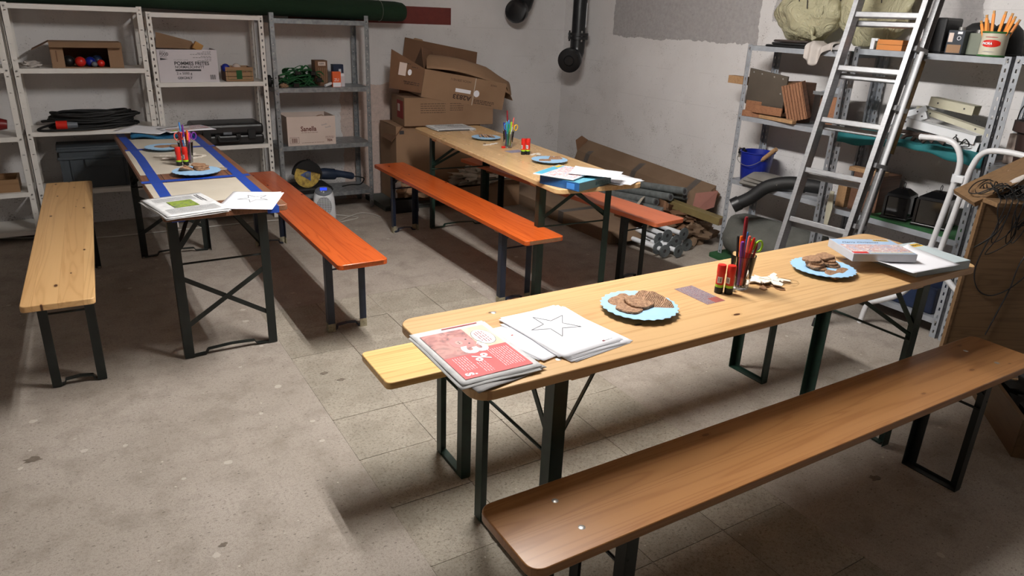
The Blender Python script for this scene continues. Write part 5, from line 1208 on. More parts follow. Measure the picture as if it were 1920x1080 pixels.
t = thing('spray_bottle', 'small white bottle top poking up behind the middle orange bench', 'bottle', (2.235, 5.50, .12)); obj('cap', MB().tube([(0, 0, .10), (.05, -.02, .11)], [.022, .020], 14), M_whitep, t, smooth=40); obj('body', MB().cyl((.0, 0, -.0), (.0, 0, .12), .026, n=16), M_whitep, t, smooth=40)

# ================================================================ CARTONS, PIPES AND SPOOLS AT THE RIGHT WALL
t = thing('long_carton', 'long brown carton with grey tape leaning along the right wall', 'box', (4.12, 4.72, .30), 0, rot=(.0, .0, 0))
Mlc = TR(0, 0, 0, 0, 0, 0)
obj('carton', MB().add([(-.06, -.86, -.20), (.10, -.86, -.10), (.145, -.86, .10), (.02, -.86, .02), (-.06, .82, -.12), (.10, .82, -.02), (.145, .82, .19), (.02, .82, .10)], [(0, 1, 2, 3), (7, 6, 5, 4), (0, 4, 5, 1), (1, 5, 6, 2), (2, 6, 7, 3), (3, 7, 4, 0)]), M_card4, t)
for y in (-.70, -.05, .62):
    z = (y + .86) / 1.68 * .08
    obj('tape_band', MB().add([(.019, y, z + .021), (.144, y, z + .102), (.144, y + .06, z + .104), (.019, y + .06, z + .023), (-.061, y, z - .20), (-.061, y + .06, z - .197)], [(0, 1, 2, 3), (0, 3, 5, 4)]), M_tape, t, solid=.001)
panel4(t, 'torn_end', [(-.03, -.86, -.14), (.13, -.86, .08), (.10, -.95, .06), (-.05, -.93, -.14)], M_card2, .004)
panel4(t, 'torn_end', [(.02, .82, .08), (.14, .82, .19), (.12, .90, .22), (.05, .90, .18)], M_card2, .004)
t = thing('long_carton', 'long flat brown carton lying on the floor along the right wall', 'box', (3.34, 3.98, 0))
obj('carton', MB().box(0, .50, 0, 1.75, 0, .10), M_card4, t, bevel=.004)
obj('tape_band', MB().box(-.001, .501, .62, .69, -.0, .101), M_tape, t); obj('loose_flap', ipanel(MB(), (.0, .0, .10), (.5, 0, .10), (.5, -.10, .07), (.02, -.12, .05), .004), M_card4, t)
t = thing('long_carton', 'second long brown carton behind the flat one, next to the wall', 'box', (3.86, 3.95, 0)); obj('carton', MB().box(0, .20, 0, 2.0, 0, .09), M_card2, t, bevel=.004); obj('tape_band', MB().box(-.001, .201, .5, .56, 0, .091), M_tape, t)
for i, (a, b) in enumerate([((4.00, 5.75, .235), (3.98, 4.9, .20)), ((3.92, 5.95, .30), (4.03, 4.75, .20))]):
    o = obj('timber_lath', MB().bar(a, b, .06, .03), M_dboard); tag(o, 'dark wooden lath behind the leaning carton, %s' % ['lower one', 'upper one pointing to the corner'][i], 'lath', 'laths at the right wall')
def pipe(p, q, r, lab, r_in=.6, mat=None, grp=None, name='plastic_pipe'):
    p, q = Vector(p), Vector(q); t = thing(name, lab, 'pipe', p, 0, grp)
    d = q - p; n = d.normalized()
    obj('tube', MB().cyl((0, 0, 0), d, r, n=16), mat or M_pipeg, t, smooth=40)
    obj('bore', MB().cyl(-n * .0006, -n * .0002, r * r_in, n=14), M_ink, t)
    return t
ends = [((3.93, 3.86, .385), .030, 'topmost grey pipe of the bundle on the cartons'), ((3.975, 3.90, .335), .030, 'grey pipe second from the top of the bundle'), ((4.10, 3.80, .285), .026, 'grey pipe reaching farthest right in the bundle'), ((3.86, 3.93, .330), .030, 'grey pipe at the upper left of the bundle'), ((3.80, 4.02, .275), .032, 'grey pipe in the middle left of the bundle'), ((3.76, 3.88, .235), .034, 'lowest and thickest grey pipe, at the left of the bundle'), ((3.90, 3.95, .275), .028, 'grey pipe in the middle of the bundle')]
for i, (p, r, lb) in enumerate(ends):
    pipe(p, (p[0] - .12 + .02 * i, p[1] + 1.35, max(.14, p[2] - .13)), r, lb, grp='grey pipes along the right wall')
# rack of supports: carton pile below pipes
crumple('torn_cardboard', 'heap of torn brown cardboard under the grey pipes', 'cardboard', (3.90, 4.02, .09), (.18, .24, .09), 6, M_card2, amp=.45, freq=4)
t = thing('cardboard_scrap', 'torn cardboard sheet hanging over the spools beside the orange bench', 'cardboard', (3.74, 3.98, .17))
def fn(u, v): return ((u - .5) * .46, (v - .5) * .40, .05 + .03 * math.sin(u * 8 + v * 3) - .05 * (1 - v) + .02 * math.sin(v * 11))
obj('sheet', MB().grid(fn, 18, 14), M_card4, t, smooth=40, solid=.005); obj('torn_strip', ipanel(MB(), (-.22, .0, .08), (.0, .15, .12), (.02, .13, .14), (-.20, -.03, .10), .003), M_card3, t)
t = thing('timber_beam', 'short olive coloured timber beam on the torn cardboard near the shelf', 'beam', (3.95, 3.50, .235)); obj('beam', MB().bar((.03, 0, .0), (-.06, .62, .045), .075, .055), M_beam, t, bevel=.003); obj('end_face', MB().bar((.0303, -.002, .0), (.0301, -.0005, .0), .066, .048), M_board, t)
t = thing('carton_end', 'folded reddish carton end beside the grey pipes', 'box', (4.08, 3.82, .30)); obj('folded_panel', ipanel(MB(), (-.10, .0, -.10), (.06, -.08, -.03), (.10, -.06, .09), (-.03, .04, .06), .004), plain('reddish_cardboard', rgb(150, 100, 88), .8), t); obj('folded_panel', ipanel(MB(), (-.12, .05, -.10), (.08, -.02, -.03), (.11, .02, .08), (-.05, .09, .07), .004), M_card4, t)
for i, (px, py) in enumerate([(1251, 442), (1282, 439), (1268, 452), (1233, 465), (1258, 462), (1246, 471), (1272, 471), (1287, 466), (1236, 448)]):
    ysp = (3.66, 3.60, 3.66, 3.62, 3.60, 3.55, 3.52, 3.62, 3.70)[i]
    p = at_y(px, py, ysp); p.z = max(p.z, .0475)
    t = thing('flanged_roller', 'flanged grey-ended roller in the pile below the bench, %s' % ['upper left', 'upper right, standing highest', 'middle one in the second row', 'farthest left', 'centre of the pile', 'bottom left', 'bottom middle, foremost', 'bottom right', 'back left, half hidden'][i], 'roller', p, 0, 'flanged rollers on the floor', rot=(0, 0, .10 * math.sin(i * 2.3)))
    obj('flange_disc', MB().lathe([(.014, -.004), (.047, -.004), (.047, .004), (.014, .004)], 26, Matrix.Rotation(PI / 2, 4, 'X'), None, True), M_flange, t, smooth=40)
    obj('white_tube', MB().tube([(0, .004, 0), (0, .26, .0)], .018, 16), M_whitep, t, smooth=40)
    obj('bore', MB().cyl((0, -.001, 0), (0, .003, 0), .0138, n=16), M_ink, t)
    for a in (0.5, 2.6, 4.7): obj('screw_hole', MB().cyl((.029 * math.cos(a), -.0046, .029 * math.sin(a)), (.029 * math.cos(a), -.0040, .029 * math.sin(a)), .003, n=8), M_ink, t)
crumple('paper_bag', 'crumpled brown paper bag on the floor right of the rollers', 'bag', (4.00, 3.78, .0), (.16, .11, .08), 12, M_card4, amp=.4)

# ================================================================ RIGHT SHELVES: CONTENTS (positions in metres, Y decreases to the right)
def block(name, lab, cat, x0, x1, y0, y1, z0, z1, mat, rot=(0, 0, 0), bevel=.002, extra=None):
    t = thing(name, lab, cat, ((x0 + x1) / 2, (y0 + y1) / 2, z0), 0, rot=rot)
    a, b = (x1 - x0) / 2, (y1 - y0) / 2
    obj('body', MB().box(-a, a, -b, b, 0, z1 - z0), mat, t, bevel=bevel); return t
# bay 1, top: yellow bags, black plates, cloth
def bag(loc, rad, seed, lab, sq=1):
    t = thing('plastic_sack', lab, 'bag', loc)
    mb = MB().blob((0, 0, rad[2] * .96), rad, seed, .11, 1.5, 64, 40)
    mb.v = [(x, y, max(z, .0)) for x, y, z in mb.v]
    o = obj('sack', mb, M_bag, t, smooth=80)
    obj('twisted_neck', MB().tube(smooth_pts([(-rad[0] * .75, -rad[1] * .5, rad[2] * .5), (-rad[0] * .95, -rad[1] * .62, rad[2] * .25), (-rad[0] * .9, -rad[1] * .7, .02)], 5), [.012 + .006 * math.sin(q * .9) for q in range(11)], 8), M_bag, t, smooth=60)
    for k in range(3):
        a = -.6 + .6 * k; q = Vector((-rad[0] * .97, rad[1] * .5 * a, rad[2] * (1.1 + .25 * math.sin(k * 2))))
        obj('ink_mark', MB().bar(q, q + Vector((.004, .01, .05)), .004, .004), M_ink, t)
    return t
bag((4.12, 3.17, 1.50), (.12, .22, .18), 2, 'big yellowish plastic sack on top of the grey shelf, left one')
bag((4.165, 2.74, 1.495), (.08, .23, .22), 5, 'big yellowish plastic sack on top of the shelf, behind the ladder')
for i, (y, w_, z, tx) in enumerate([(3.17, .30, 0, 'lowest'), (3.10, .34, .016, 'middle'), (3.14, .24, .032, 'topmost')]):
    t = thing('black_sheet', '%s flat black rubber plate under the yellow sack' % tx, 'plate', (4.02, y, 1.4645 + z), .05 * i, 'black plates under the yellow sack')
    obj('sheet', MB().box(-.085, .085, -w_ / 2, w_ / 2, 0, .014), M_rubber if i < 2 else plain('brown_rubber', rgb(66, 52, 46), .6), t, bevel=.005); obj('edge_lip', MB().box(-.0865, -.085, -w_ / 2, w_ / 2, .004, .008), M_black, t)
def fn(u, v):
    y = 2.995 - u * .20; z = 1.50 + .015 * math.sin(u * 9) - (.13 * (.35 + .65 * math.sin(PI * min(1, u * 1.3 + .15)))) * max(0, .6 - v) / .6
    x = 3.905 + max(0, v - .5) * .25 + .012 * math.sin(u * 17)
    return (x, y, z)
o = obj('white_cloth', MB().grid(fn, 26, 16), M_cloth, smooth=60, solid=.002); tag(o, 'crumpled whitish cloth hanging over the shelf edge beside the ladder', 'cloth')
# bay 1, second board: offcuts
t = thing('timber_offcut', 'short square timber sticking out past the left shelf post', 'timber', (3.99, 3.41, 1.235)); obj('beam', MB().bar((0, .205, 0), (.0, -.30, -.005), .06, .05), M_board, t); obj('end_grain', MB().box(-.028, .028, .205, .2058, -.023, .023), M_amber, t)
t = thing('riveted_sheet', 'dark riveted panel leaning among the timber offcuts', 'panel', (3.96, 3.28, 1.075), 0, rot=(.10, -.10, 0)); obj('sheet', MB().box(-.004, .010, -.155, .155, 0, .235), M_dkwood, t, bevel=.003)
for y in (-.12, -.05, .05, .12):
    for z in (.02, .215): obj('rivet', MB().lathe([(.0001, .003), (.005, .001), (.006, 0)], 8, TR(-.004, y, z, 0, -PI / 2, 0)), M_tin, t)
obj('rivet', MB().lathe([(.0001, .003), (.005, .001), (.006, 0)], 8, TR(-.004, -.12, .12, 0, -PI / 2, 0)), M_tin, t)
block('timber_offcut', 'square wooden box piece behind the riveted panel', 'timber', 4.0, 4.12, 3.02, 3.16, 1.0105, 1.26, M_dboard)
block('timber_offcut', 'red-brown ribbed block at the lower left of the offcut shelf', 'timber', 3.95, 4.10, 3.29, 3.42, 1.0105, 1.115, M_block)
t = block('timber_offcut', 'flat brown board piece lying in front on the offcut shelf', 'timber', 3.945, 4.03, 3.20, 3.43, 1.0105, 1.05, M_block, rot=(0, 0, .18))
t = thing('timber_offcut', 'shallow wooden tray piece in the middle of the offcut shelf', 'timber', (3.98, 3.22, 1.045)); obj('bottom_board', MB().box(-.05, .09, -.12, .12, 0, .015), M_dboard, t); obj('side_board', MB().box(-.055, -.045, -.12, .12, 0, .05), M_block, t)
t = thing('grooved_block', 'ribbed orange-brown timber block tilted upright on the offcut shelf', 'timber', (3.965, 3.010, 1.030), 0, rot=(-.30, -.10, .32))
obj('block', MB().box(.006, .07, -.07, .06, 0, .23), M_block, t)
for k in range(7): obj('rib', MB().box(-.002, .006, -.066 + k * .0182, -.066 + k * .0182 + .011, .0, .23), M_block, t)
block('timber_offcut', 'upright dark board right of the ribbed block', 'timber', 4.06, 4.16, 2.84, 2.93, 1.0105, 1.20, M_dboard)
block('timber_offcut', 'red-brown block beside the ladder on the offcut shelf', 'timber', 3.97, 4.08, 2.74, 2.84, 1.0105, 1.20, M_block)
t = block('timber_lath', 'light lath lying in front below the ribbed block', 'lath', 3.915, 3.95, 2.98, 3.28, 1.0135, 1.036, M_board, rot=(0, 0, -.12))
t = thing('metal_bracket', 'grey folded sheet metal piece right of the ribbed block', 'bracket', (4.02, 2.86, 1.202), 0); obj('plate', ipanel(MB(), (0, .10, 0), (0, -.10, .0), (.03, -.12, .07), (.06, -.02, .05), .003), M_galvp, t); obj('lip', MB().box(-.004, .0, -.10, .10, -.002, .018), M_galv, t)
# bay 1, third board: bucket, tiles, black downpipe
t = thing('bucket', 'blue plastic bucket on the lower grey shelf', 'bucket', (4.04, 3.33, .5715))
obj('pail', MB().lathe([(.0001, 0), (.085, 0), (.090, .004), (.112, .195), (.118, .198), (.118, .204), (.110, .204), (.086, .01), (.0001, .008)], 36), M_bucket, t, smooth=50)
obj('wire_handle', MB().tube(smooth_pts([(-.02, .117, .19), (-.115, .07, .15), (-.128, 0, .12), (-.115, -.07, .13), (-.02, -.117, .19)], 6), .0022, 6), M_tin, t, smooth=60)
obj('handle_ear', MB().cyl((-.02, .112, .18), (-.02, .124, .18), .016, n=12), M_bucket, t); obj('handle_ear', MB().cyl((-.02, -.112, .18), (-.02, -.124, .18), .016, n=12), M_bucket, t)
o = obj('hammer_handle', MB().tube([(0, 0, 0), (0, -.10, .09), (0, -.13, .115)], [.013, .015, .014], 10), M_board, smooth=50); o.location = (3.99, 3.27, .71); tag(o, 'wooden tool handle sticking out of the blue bucket', 'tool')
t = thing('grey_rag', 'dark rag on the left rim of the blue bucket', 'rag', (4.02, 3.445, .755)); obj('rag', MB().blob((0, 0, 0), (.03, .018, .022), 8, .3, 3), M_rubber, t, smooth=60)
for i in range(3):
    t = thing('roof_tile', 'curved grey-brown tile in front of the bucket, %s of three' % ['lowest', 'middle', 'topmost'][i], 'tile', (3.99, 3.20 - .03 * i, .572 + .022 * i), .15 - .1 * i, 'grey tiles on the lower shelf')
    pts = [(-.09, 0), (-.07, .022), (-.03, .036), (.03, .036), (.07, .022), (.09, 0)]
    obj('tile_body', MB().prism([(a, b) for a, b in pts] + [(a * .92, b - .008) for a, b in pts[::-1]], -.13, .13, Matrix.Rotation(PI / 2, 4, 'X') @ Matrix.Rotation(.0, 4, 'Z')), M_slate, t, smooth=35)
t = thing('downpipe', 'thick black ribbed downpipe elbow resting across the lower grey shelf', 'pipe', (0, 0, 0))
obj('tube', MB().tube(smooth_pts([(3.78, 3.235, .445), (3.84, 3.17, .50), (3.90, 3.09, .590), (3.97, 2.98, .632), (4.02, 2.85, .637), (4.05, 2.735, .640)], 6), .044, 20), M_rubber, t, smooth=60)
obj('collar', MB().tube([(3.77, 3.245, .435), (3.80, 3.215, .463)], .050, 20), M_black, t, smooth=40)
obj('collar', MB().tube([(3.99, 2.93, .630), (4.00, 2.88, .633)], .049, 20), M_black, t, smooth=40)
# floor of bay 1: carpet roll on green mat
o = obj('green_mat', MB().prism(rrect(.36, 1.00, .05), 0, .02), M_greenm); o.location = (4.05, 2.98, 0); o.location.x = 4.02; tag(o, 'green mat on the floor under the rolled grey carpet', 'mat')
t = thing('carpet_roll', 'rolled dark grey felt carpet lying under the blue bucket', 'carpet roll', (4.06, 3.055, .02), 0)
mb = MB(); ring_ = []
for j, y in enumerate([.345, .335, .2, .07, -.07, -.2, -.335, -.345]):
    for k in range(30):
        a = 2 * PI * k / 30; r = .150 * (1 + .22 * noise.noise(Vector((math.cos(a) * 1.5, math.sin(a) * 1.5, y * 3)))) * (.93 if j in (0, 7) else 1)
        ring_.append((r * math.cos(a) * 1.15, y + .03 * math.sin(a), max(0, .14 + r * math.sin(a) * 1.0)))
mb.add(ring_, [(i * 30 + k, i * 30 + (k + 1) % 30, (i + 1) * 30 + (k + 1) % 30, (i + 1) * 30 + k) for i in range(7) for k in range(30)] + [tuple(range(30)), tuple(range(210, 240))[::-1]])
obj('rolled_felt', mb, M_greyc, t, smooth=60)
obj('roll_edge', MB().tube([((.115 - .004 * k) * math.cos(k * .45), .348, .14 + (.115 - .004 * k) * math.sin(k * .45)) for k in range(24)], .004, 5), plain('felt_edge', rgb(60, 60, 56), .9), t)
# bay 2 top
t = thing('tile_box', 'small orange-brown wooden box on the shelf behind the ladder', 'box', (4.03, 2.50, 1.4875)); obj('lower_half', MB().box(-.05, .05, -.075, .075, 0, .028), plain('orange_wood', rgb(206, 130, 66), .5), t); obj('upper_half', MB().box(-.05, .05, -.075, .075, .030, .055), plain('orange_wood', rgb(206, 130, 66), .5), t)
t = thing('hook_block', 'small white plastic hook beside the orange-brown box', 'hook', (3.98, 2.60, 1.4875)); obj('stem', MB().box(-.008, .008, -.012, .012, 0, .06), M_whitep, t, bevel=.003); obj('hook_tip', MB().box(-.008, .008, -.028, -.012, .045, .06), M_whitep, t, bevel=.003)
t = block('speaker_box', 'tall black box on the upper shelf right of the ladder', 'box', 3.98, 4.14, 2.21, 2.33, 1.4875, 1.665, M_black, bevel=.012); obj('pink_label', MB().box(-.0812, -.08, .02, .058, .01, .07), plain('pale_pink_label', rgb(170, 120, 120), .6), t)
def can(lab, y, x, r, h, base, rim, square=False):
    t = thing('paint_tin', lab, 'tin', (x, y, 1.4875))
    if square: obj('body', MB().box(-r, r, -r, r, .003, h), base, t, bevel=.004); obj('screw_cap', MB().cyl((0, 0, h), (0, 0, h + .016), .016, n=16), M_tin, t, smooth=40)
    else: obj('body', MB().cyl((0, 0, .004), (0, 0, h - .004), r, n=32), base, t, smooth=40)
    if not square:
        for z in (0, h - .008): obj('rim', MB().lathe([(r, z), (r + .003, z + .002), (r + .003, z + .007), (r, z + .009)], 32), rim, t, smooth=40)
    return t
t = can('dark square tin with pink and white print on the upper shelf', 2.135, 4.00, .043, .118, plain('dark_tin_print', rgb(52, 58, 66), .35), M_tin, True)
obj('pink_print', MB().box(-.0436, -.043, .012, .036, .06, .105), M_creamb, t); obj('brown_print', MB().box(-.0436, -.043, -.035, .035, .008, .048), M_card, t); obj('ring_print', MB().tube([(-.0438, -.018 + .009 * math.cos(a), .08 + .009 * math.sin(a)) for a in [2 * PI * k / 14 for k in range(14)]], .0016, 5, True), M_paper, t); obj('white_print', MB().box(-.0436, -.043, -.03, -.006, .10, .112), M_paper, t)
t = can('narrow greenish-grey tin between the dark tin and the red-labelled can', 2.06, 4.03, .032, .108, plain('greenish_tin', rgb(120, 126, 112), .4), M_tin, True)
t = can('cream can with red label and green rims holding orange pencils', 1.965, 4.00, .058, .118, plain('cream_can_print', rgb(206, 200, 180), .45), plain('green_rim', rgb(50, 110, 50), .4))
def band(t, r, z0, z1, a0, a1, mat, name):
    mb = MB(); n = 14
    for i in range(n):
        a, b = a0 + (a1 - a0) * i / n, a0 + (a1 - a0) * (i + 1) / n
        k = math.sin(PI * (i + .5) / n) ** .35; zm = (z0 + z1) / 2; hh = (z1 - z0) / 2
        mb.add([(r * math.cos(a), r * math.sin(a), zm - hh * k), (r * math.cos(b), r * math.sin(b), zm - hh * k), (r * math.cos(b), r * math.sin(b), zm + hh * k), (r * math.cos(a), r * math.sin(a), zm + hh * k)], [(0, 1, 2, 3)])
    return obj(name, mb, mat, t)
band(t, .0585, .045, .080, 2.6, 4.1, M_red, 'red_label'); text('MORA', .016, M_paper, t, frame3((-.0600, .024, .062), (0, -1, 0), (0, 0, 1)), bold=.0006); band(t, .0584, .090, .094, 2.8, 3.8, plain('red_script', rgb(170, 60, 60), .6), 'script_print'); band(t, .0584, .022, .025, 2.8, 3.8, M_grayink, 'script_print')
M_pencil = plain('orange_pencil', rgb(240, 150, 50), .45, 0, rgb(226, 130, 40), 10)
for i, (dx_, dy_, ln, ax, ay) in enumerate([(-.02, .02, .19, .0, -.20), (.0, .01, .21, .05, -.16), (.01, -.01, .20, .0, .18), (-.01, -.02, .19, -.05, .30), (.015, .015, .17, 0, -.30), (-.015, -.005, .205, .0, .10), (.02, -.015, .18, .05, .35), (0, .025, .17, 0, -.38)]):
    tt = thing('carpenter_pencil', 'orange carpenter pencil in the cream can, %s' % ['far left', 'tall left one', 'tall right one', 'right one', 'leaning far left', 'middle one', 'leaning far right', 'short left one'][i], 'pencil', (4.00 + dx_, 1.965 + dy_, 1.496), 0, 'orange pencils in the cream can', rot=(ay, ax, 0))
    obj('shaft', MB().box(-.004, .004, -.007, .007, 0, ln - .015), M_pencil, tt, bevel=.002); obj('end', MB().box(-.003, .003, -.005, .005, ln - .015, ln), M_amber, tt)
for i, (y, x, r) in enumerate([(2.11, 4.14, .10), (1.72, 4.06, .11), (1.99, 4.15, .085)]):
    tt = thing('flower_pot', 'upturned black round pot on the upper shelf, %s' % ['behind the dark tin', 'largest, at the right frame edge', 'behind the cream can'][i], 'pot', (x, y, 1.4955 if i == 1 else 1.4875), 0, 'black pots on the upper shelf')
    obj('pot', MB().lathe([(r, 0), (r * .98, .03), (r * .93, .09), (r * .8, .13), (r * .5, .155), (.0001, .165)], 28), M_rubber, tt, smooth=50); obj('rim', MB().lathe([(r, 0), (r + .005, .004), (r + .005, .012), (r, .016)], 28), M_rubber, tt, smooth=50)
# bay 2 second board: teal cloth, profiles, gloves
def fn(u, v):
    y = 2.66 - u * .83; e = max(0, .25 - v) / .25
    return (3.918 + max(0, v - .25) * .33, y, 1.019 + .004 * math.sin(u * 30) - e * (.045 + .018 * math.sin(u * 7 + 1)))
o = obj('teal_cloth', MB().grid(fn, 40, 14), M_teal, smooth=60, solid=.006, soff=1); tag(o, 'teal cloth spread on the shelf and hanging over its front edge', 'cloth')
def profile(p, q, w_, h_, lab, open_=True):
    p, q = Vector(p), Vector(q); d = q - p; L = d.length; t = thing('plastic_profile', lab, 'profile', p, 0, 'white plastic profiles on the teal cloth')
    M = frame3((0, 0, 0), d, Vector((-1, 0, 0)) if abs(d.x) < .7 * L else Vector((0, 1, 0)))
    obj('channel', MB().box(0, L, -w_ / 2, w_ / 2, -h_ / 2, -h_ / 2 + .003, M).box(0, L, -w_ / 2, -w_ / 2 + .003, -h_ / 2, h_ / 2, M).box(0, L, w_ / 2 - .003, w_ / 2, -h_ / 2, h_ / 2, M), (M_cream if not open_ else M_whitep), t)
    for x in (.2, .8): obj('screw_hole', MB().cyl(M @ Vector((L * x, w_ / 2, 0)), M @ Vector((L * x, w_ / 2 + .0006, 0)), .005, n=10), M_ink, t)
    return t
profile((4.02, 2.30, 1.10), (3.97, 1.88, 1.045), .05, .05, 'long white channel lying lowest, sloping to the right', True)
profile((3.97, 2.38, 1.135), (3.96, 1.90, 1.085), .055, .045, 'white channel in front, second from the bottom', True)
profile((4.06, 2.30, 1.19), (4.02, 1.86, 1.115), .035, .03, 'thin cream channel in the middle of the profile pile', False)
profile((4.10, 2.25, 1.235), (4.08, 2.00, 1.215), .06, .05, 'short cream channel with screw holes on top of the pile', False)
profile((4.00, 2.44, 1.08), (4.05, 2.24, 1.20), .045, .03, 'short white piece slanting up at the left of the profile pile', True)
profile((4.05, 2.40, 1.14), (4.10, 2.22, 1.21), .03, .03, 'narrow white strip slanting behind the ladder', True)
profile((3.96, 2.30, 1.12), (3.99, 2.20, 1.17), .04, .04, 'stubby white end piece in front of the pile', True)
o = obj('pen_stub', MB().tube([(0, 0, 0), (0, .004, .05)], [.006, .003], 8), M_navy); o.location = (4.02, 1.895, 1.135); tag(o, 'small dark blue peg beside the profile pile', 'peg')
for i in range(4):
    o = obj('leather_strap', MB().tube(smooth_pts([(3.97, 2.36 - .06 * i, 1.03), (3.95, 2.32 - .06 * i, 1.065 - .01 * (i % 2)), (3.95, 2.24 - .06 * i, 1.07), (3.96, 2.18 - .06 * i, 1.04)], 6), .011, 8), M_bcloth, smooth=60); tag(o, 'brown leather finger of a glove on the teal cloth, %s' % ['leftmost', 'second from the left', 'third from the left', 'rightmost'][i], 'glove', 'brown gloves on the teal cloth')
random.seed(31)
o = obj('black_wire_bit', MB().tube(smooth_pts([(3.93, 2.02, 1.05), (3.92, 1.99, 1.09), (3.93, 1.97, 1.05), (3.92, 1.94, 1.085), (3.93, 1.92, 1.05), (3.94, 1.98, 1.04)], 6), .003, 6), M_rubber, smooth=60); tag(o, 'bent black wire bit in front of the white profiles', 'wire')
# bay 2 third board: dark glass lanterns on green, carpentry
o = obj('green_mat', MB().box(-.14, .14, -.28, .28, 0, .012), M_greenm); o.location = (4.075, 2.12, .5605); tag(o, 'dark green mat under the black lanterns on the shelf', 'mat')
def lantern(y, x, w_, h_, lab, tilt):
    t = thing('lantern', lab, 'lantern', (x, y, .573), 0, rot=(tilt, 0, .2))
    for a in (-1, 1):
        for b in (-1, 1): obj('corner_post', MB().box(a * w_ - .007, a * w_ + .007, b * w_ - .007, b * w_ + .007, .015, h_), M_blackgl, t)
    obj('base', MB().box(-w_ - .012, w_ + .012, -w_ - .012, w_ + .012, 0, .016), M_blackgl, t, bevel=.003); obj('roof', MB().lathe([(w_ * 1.45, h_), (w_ * 1.4, h_ + .015), (w_ * .6, h_ + .045), (.0001, h_ + .05)], 4, TR(0, 0, 0, 0, 0, PI / 4)), M_blackgl, t)
    obj('dark_pane', MB().box(-w_ + .003, w_ - .003, -w_ + .003, w_ - .003, .018, h_ - .003), plain('smoked_glass', rgb(22, 20, 20), .08), t); obj('ring', MB().tube([(.018 * math.cos(q), 0, h_ + .062 + .018 * math.sin(q)) for q in [2 * PI * k / 14 for k in range(14)]], .002, 5, True), M_blackgl, t)
lantern(2.26, 4.04, .062, .13, 'black lantern with frame, left of the pair on the lower shelf', .0); lantern(2.07, 4.07, .078, .15, 'larger black glass lantern, right of the pair on the lower shelf', 0)
t = block('timber_offcut', 'pale wooden carpentry piece seen through the ladder rungs', 'timber', 3.99, 4.06, 2.58, 2.64, .5605, .72, M_board)
block('timber_offcut', 'light brown crate piece behind the shelf post, seen through the ladder', 'timber', 4.00, 4.20, 2.38, 2.56, .5605, .79, M_dboard)
block('timber_lath', 'light lath on top of the crate piece seen through the ladder', 'lath', 4.00, 4.06, 2.38, 2.60, .7905, .815, M_board)
o = obj('shoe_horn', MB().prism([(-.012, 0), (.012, 0), (.02, .12), (.012, .22), (-.012, .22), (-.022, .12)], 0, .006, Matrix.Rotation(PI / 2, 4, 'Y') @ Matrix.Rotation(PI / 2, 4, 'Z')), M_cream); o.location = (3.88, 2.60, .45); tag(o, 'cream plastic strip hanging behind the ladder rung', 'strip')
t = block('storage_tub', 'dark navy tub on the lowest shelf under the lanterns', 'tub', 3.96, 4.18, 1.90, 2.30, .1105, .27, M_navy, bevel=.01); obj('rim', MB().box(-.118, .118, -.208, .208, .15, .16), M_navy, t)
# bay 3
t = thing('hanging_pot', 'dark brown pot with wire handle at the right frame edge', 'pot', (4.06, 1.68, .9805)); obj('pot', MB().lathe([(.0001, 0), (.07, 0), (.085, .16), (.11, .17), (.11, .22), (.095, .22), (.08, .17), (.0001, .15)], 24), plain('dark_brown_pot', rgb(50, 34, 30), .5), t, smooth=40); obj('wire_handle', MB().tube(smooth_pts([(0, .11, .21), (0, .10, .28), (0, .05, .34), (0, 0, .36), (0, -.06, .33)], 6), .003, 6), M_rubber, t, smooth=60)
t = block('pale_box', 'pale cardboard box behind the dark brown pot at the right edge', 'box', 4.05, 4.20, 1.72, 1.80, .9805, 1.13, M_creamb)

# ================================================================ LADDER
LT = Vector((.245, .022, 1)).normalized(); LF = Vector((3.442, 2.264, 0)); WD = Vector((math.cos(1.697), math.sin(1.697), 0)); NB = LT.cross(WD).normalized()
if NB.x < 0: NB = -NB
t = thing('ladder', 'two-section aluminium ladder leaning against the grey shelves', 'ladder', LF)
def sec(off, w0, w1, z0, z1, depth, first):
    base = NB * off
    for s_, wv, lb in ((-1, w0, 'right'), (1, w1, 'left')):
        q = base + WD * wv
        p0, p1 = q + LT * z0, q + LT * z1
        mb = MB(); mb.bar(p0, p1, .026, .003, NB); mb.bar(p0 + NB * depth, p1 + NB * depth, .026, .003, NB)
        side = WD * (.0115 * s_)
        mb.bar(p0 + NB * depth / 2 - side * 1, p1 + NB * depth / 2 - side * 1, .003, depth, NB)
        r_ = obj('rail', mb, M_alu, t)
        if z0 < .1:
            obj('rubber_foot', MB().bar(q + LT * (-.0) + NB * depth / 2, q + LT * .05 + NB * depth / 2, .032, depth + .008, NB), M_rubber, r_)
    k = 0
    while True:
        z = .262 + .292 * k + (0 if first else -.03)
        if z > z1: break
        if z > z0:
            a, b = base + WD * (w0 + .012) + LT * z + NB * depth * .5, base + WD * (w1 - .012) + LT * z + NB * depth * .5
            obj('rung', MB().bar(a, b, .030, .030, NB), M_alu, t, bevel=.004)
        k += 1
sec(0, -.015, .352, .0, 2.40, .055, True)
sec(.068, -.043, .382, .28, 2.30, .055, False)
p = NB * .055 + WD * -.062
obj('guide_tube', MB().tube([p + LT * .95, p + LT * 1.55], .012, 12), M_whitep, t, smooth=40); obj('guide_tube', MB().tube([p + LT * .35, p + LT * .93], .012, 12), M_alu, t, smooth=40)
for z in (.60, .94, 1.25, 1.56): obj('guide_bracket', MB().bar(NB * .02 + WD * -.03 + LT * z, NB * .11 + WD * -.055 + LT * z, .03, .025, LT), M_alu, t)
qb = NB * .118 + WD * -.0595
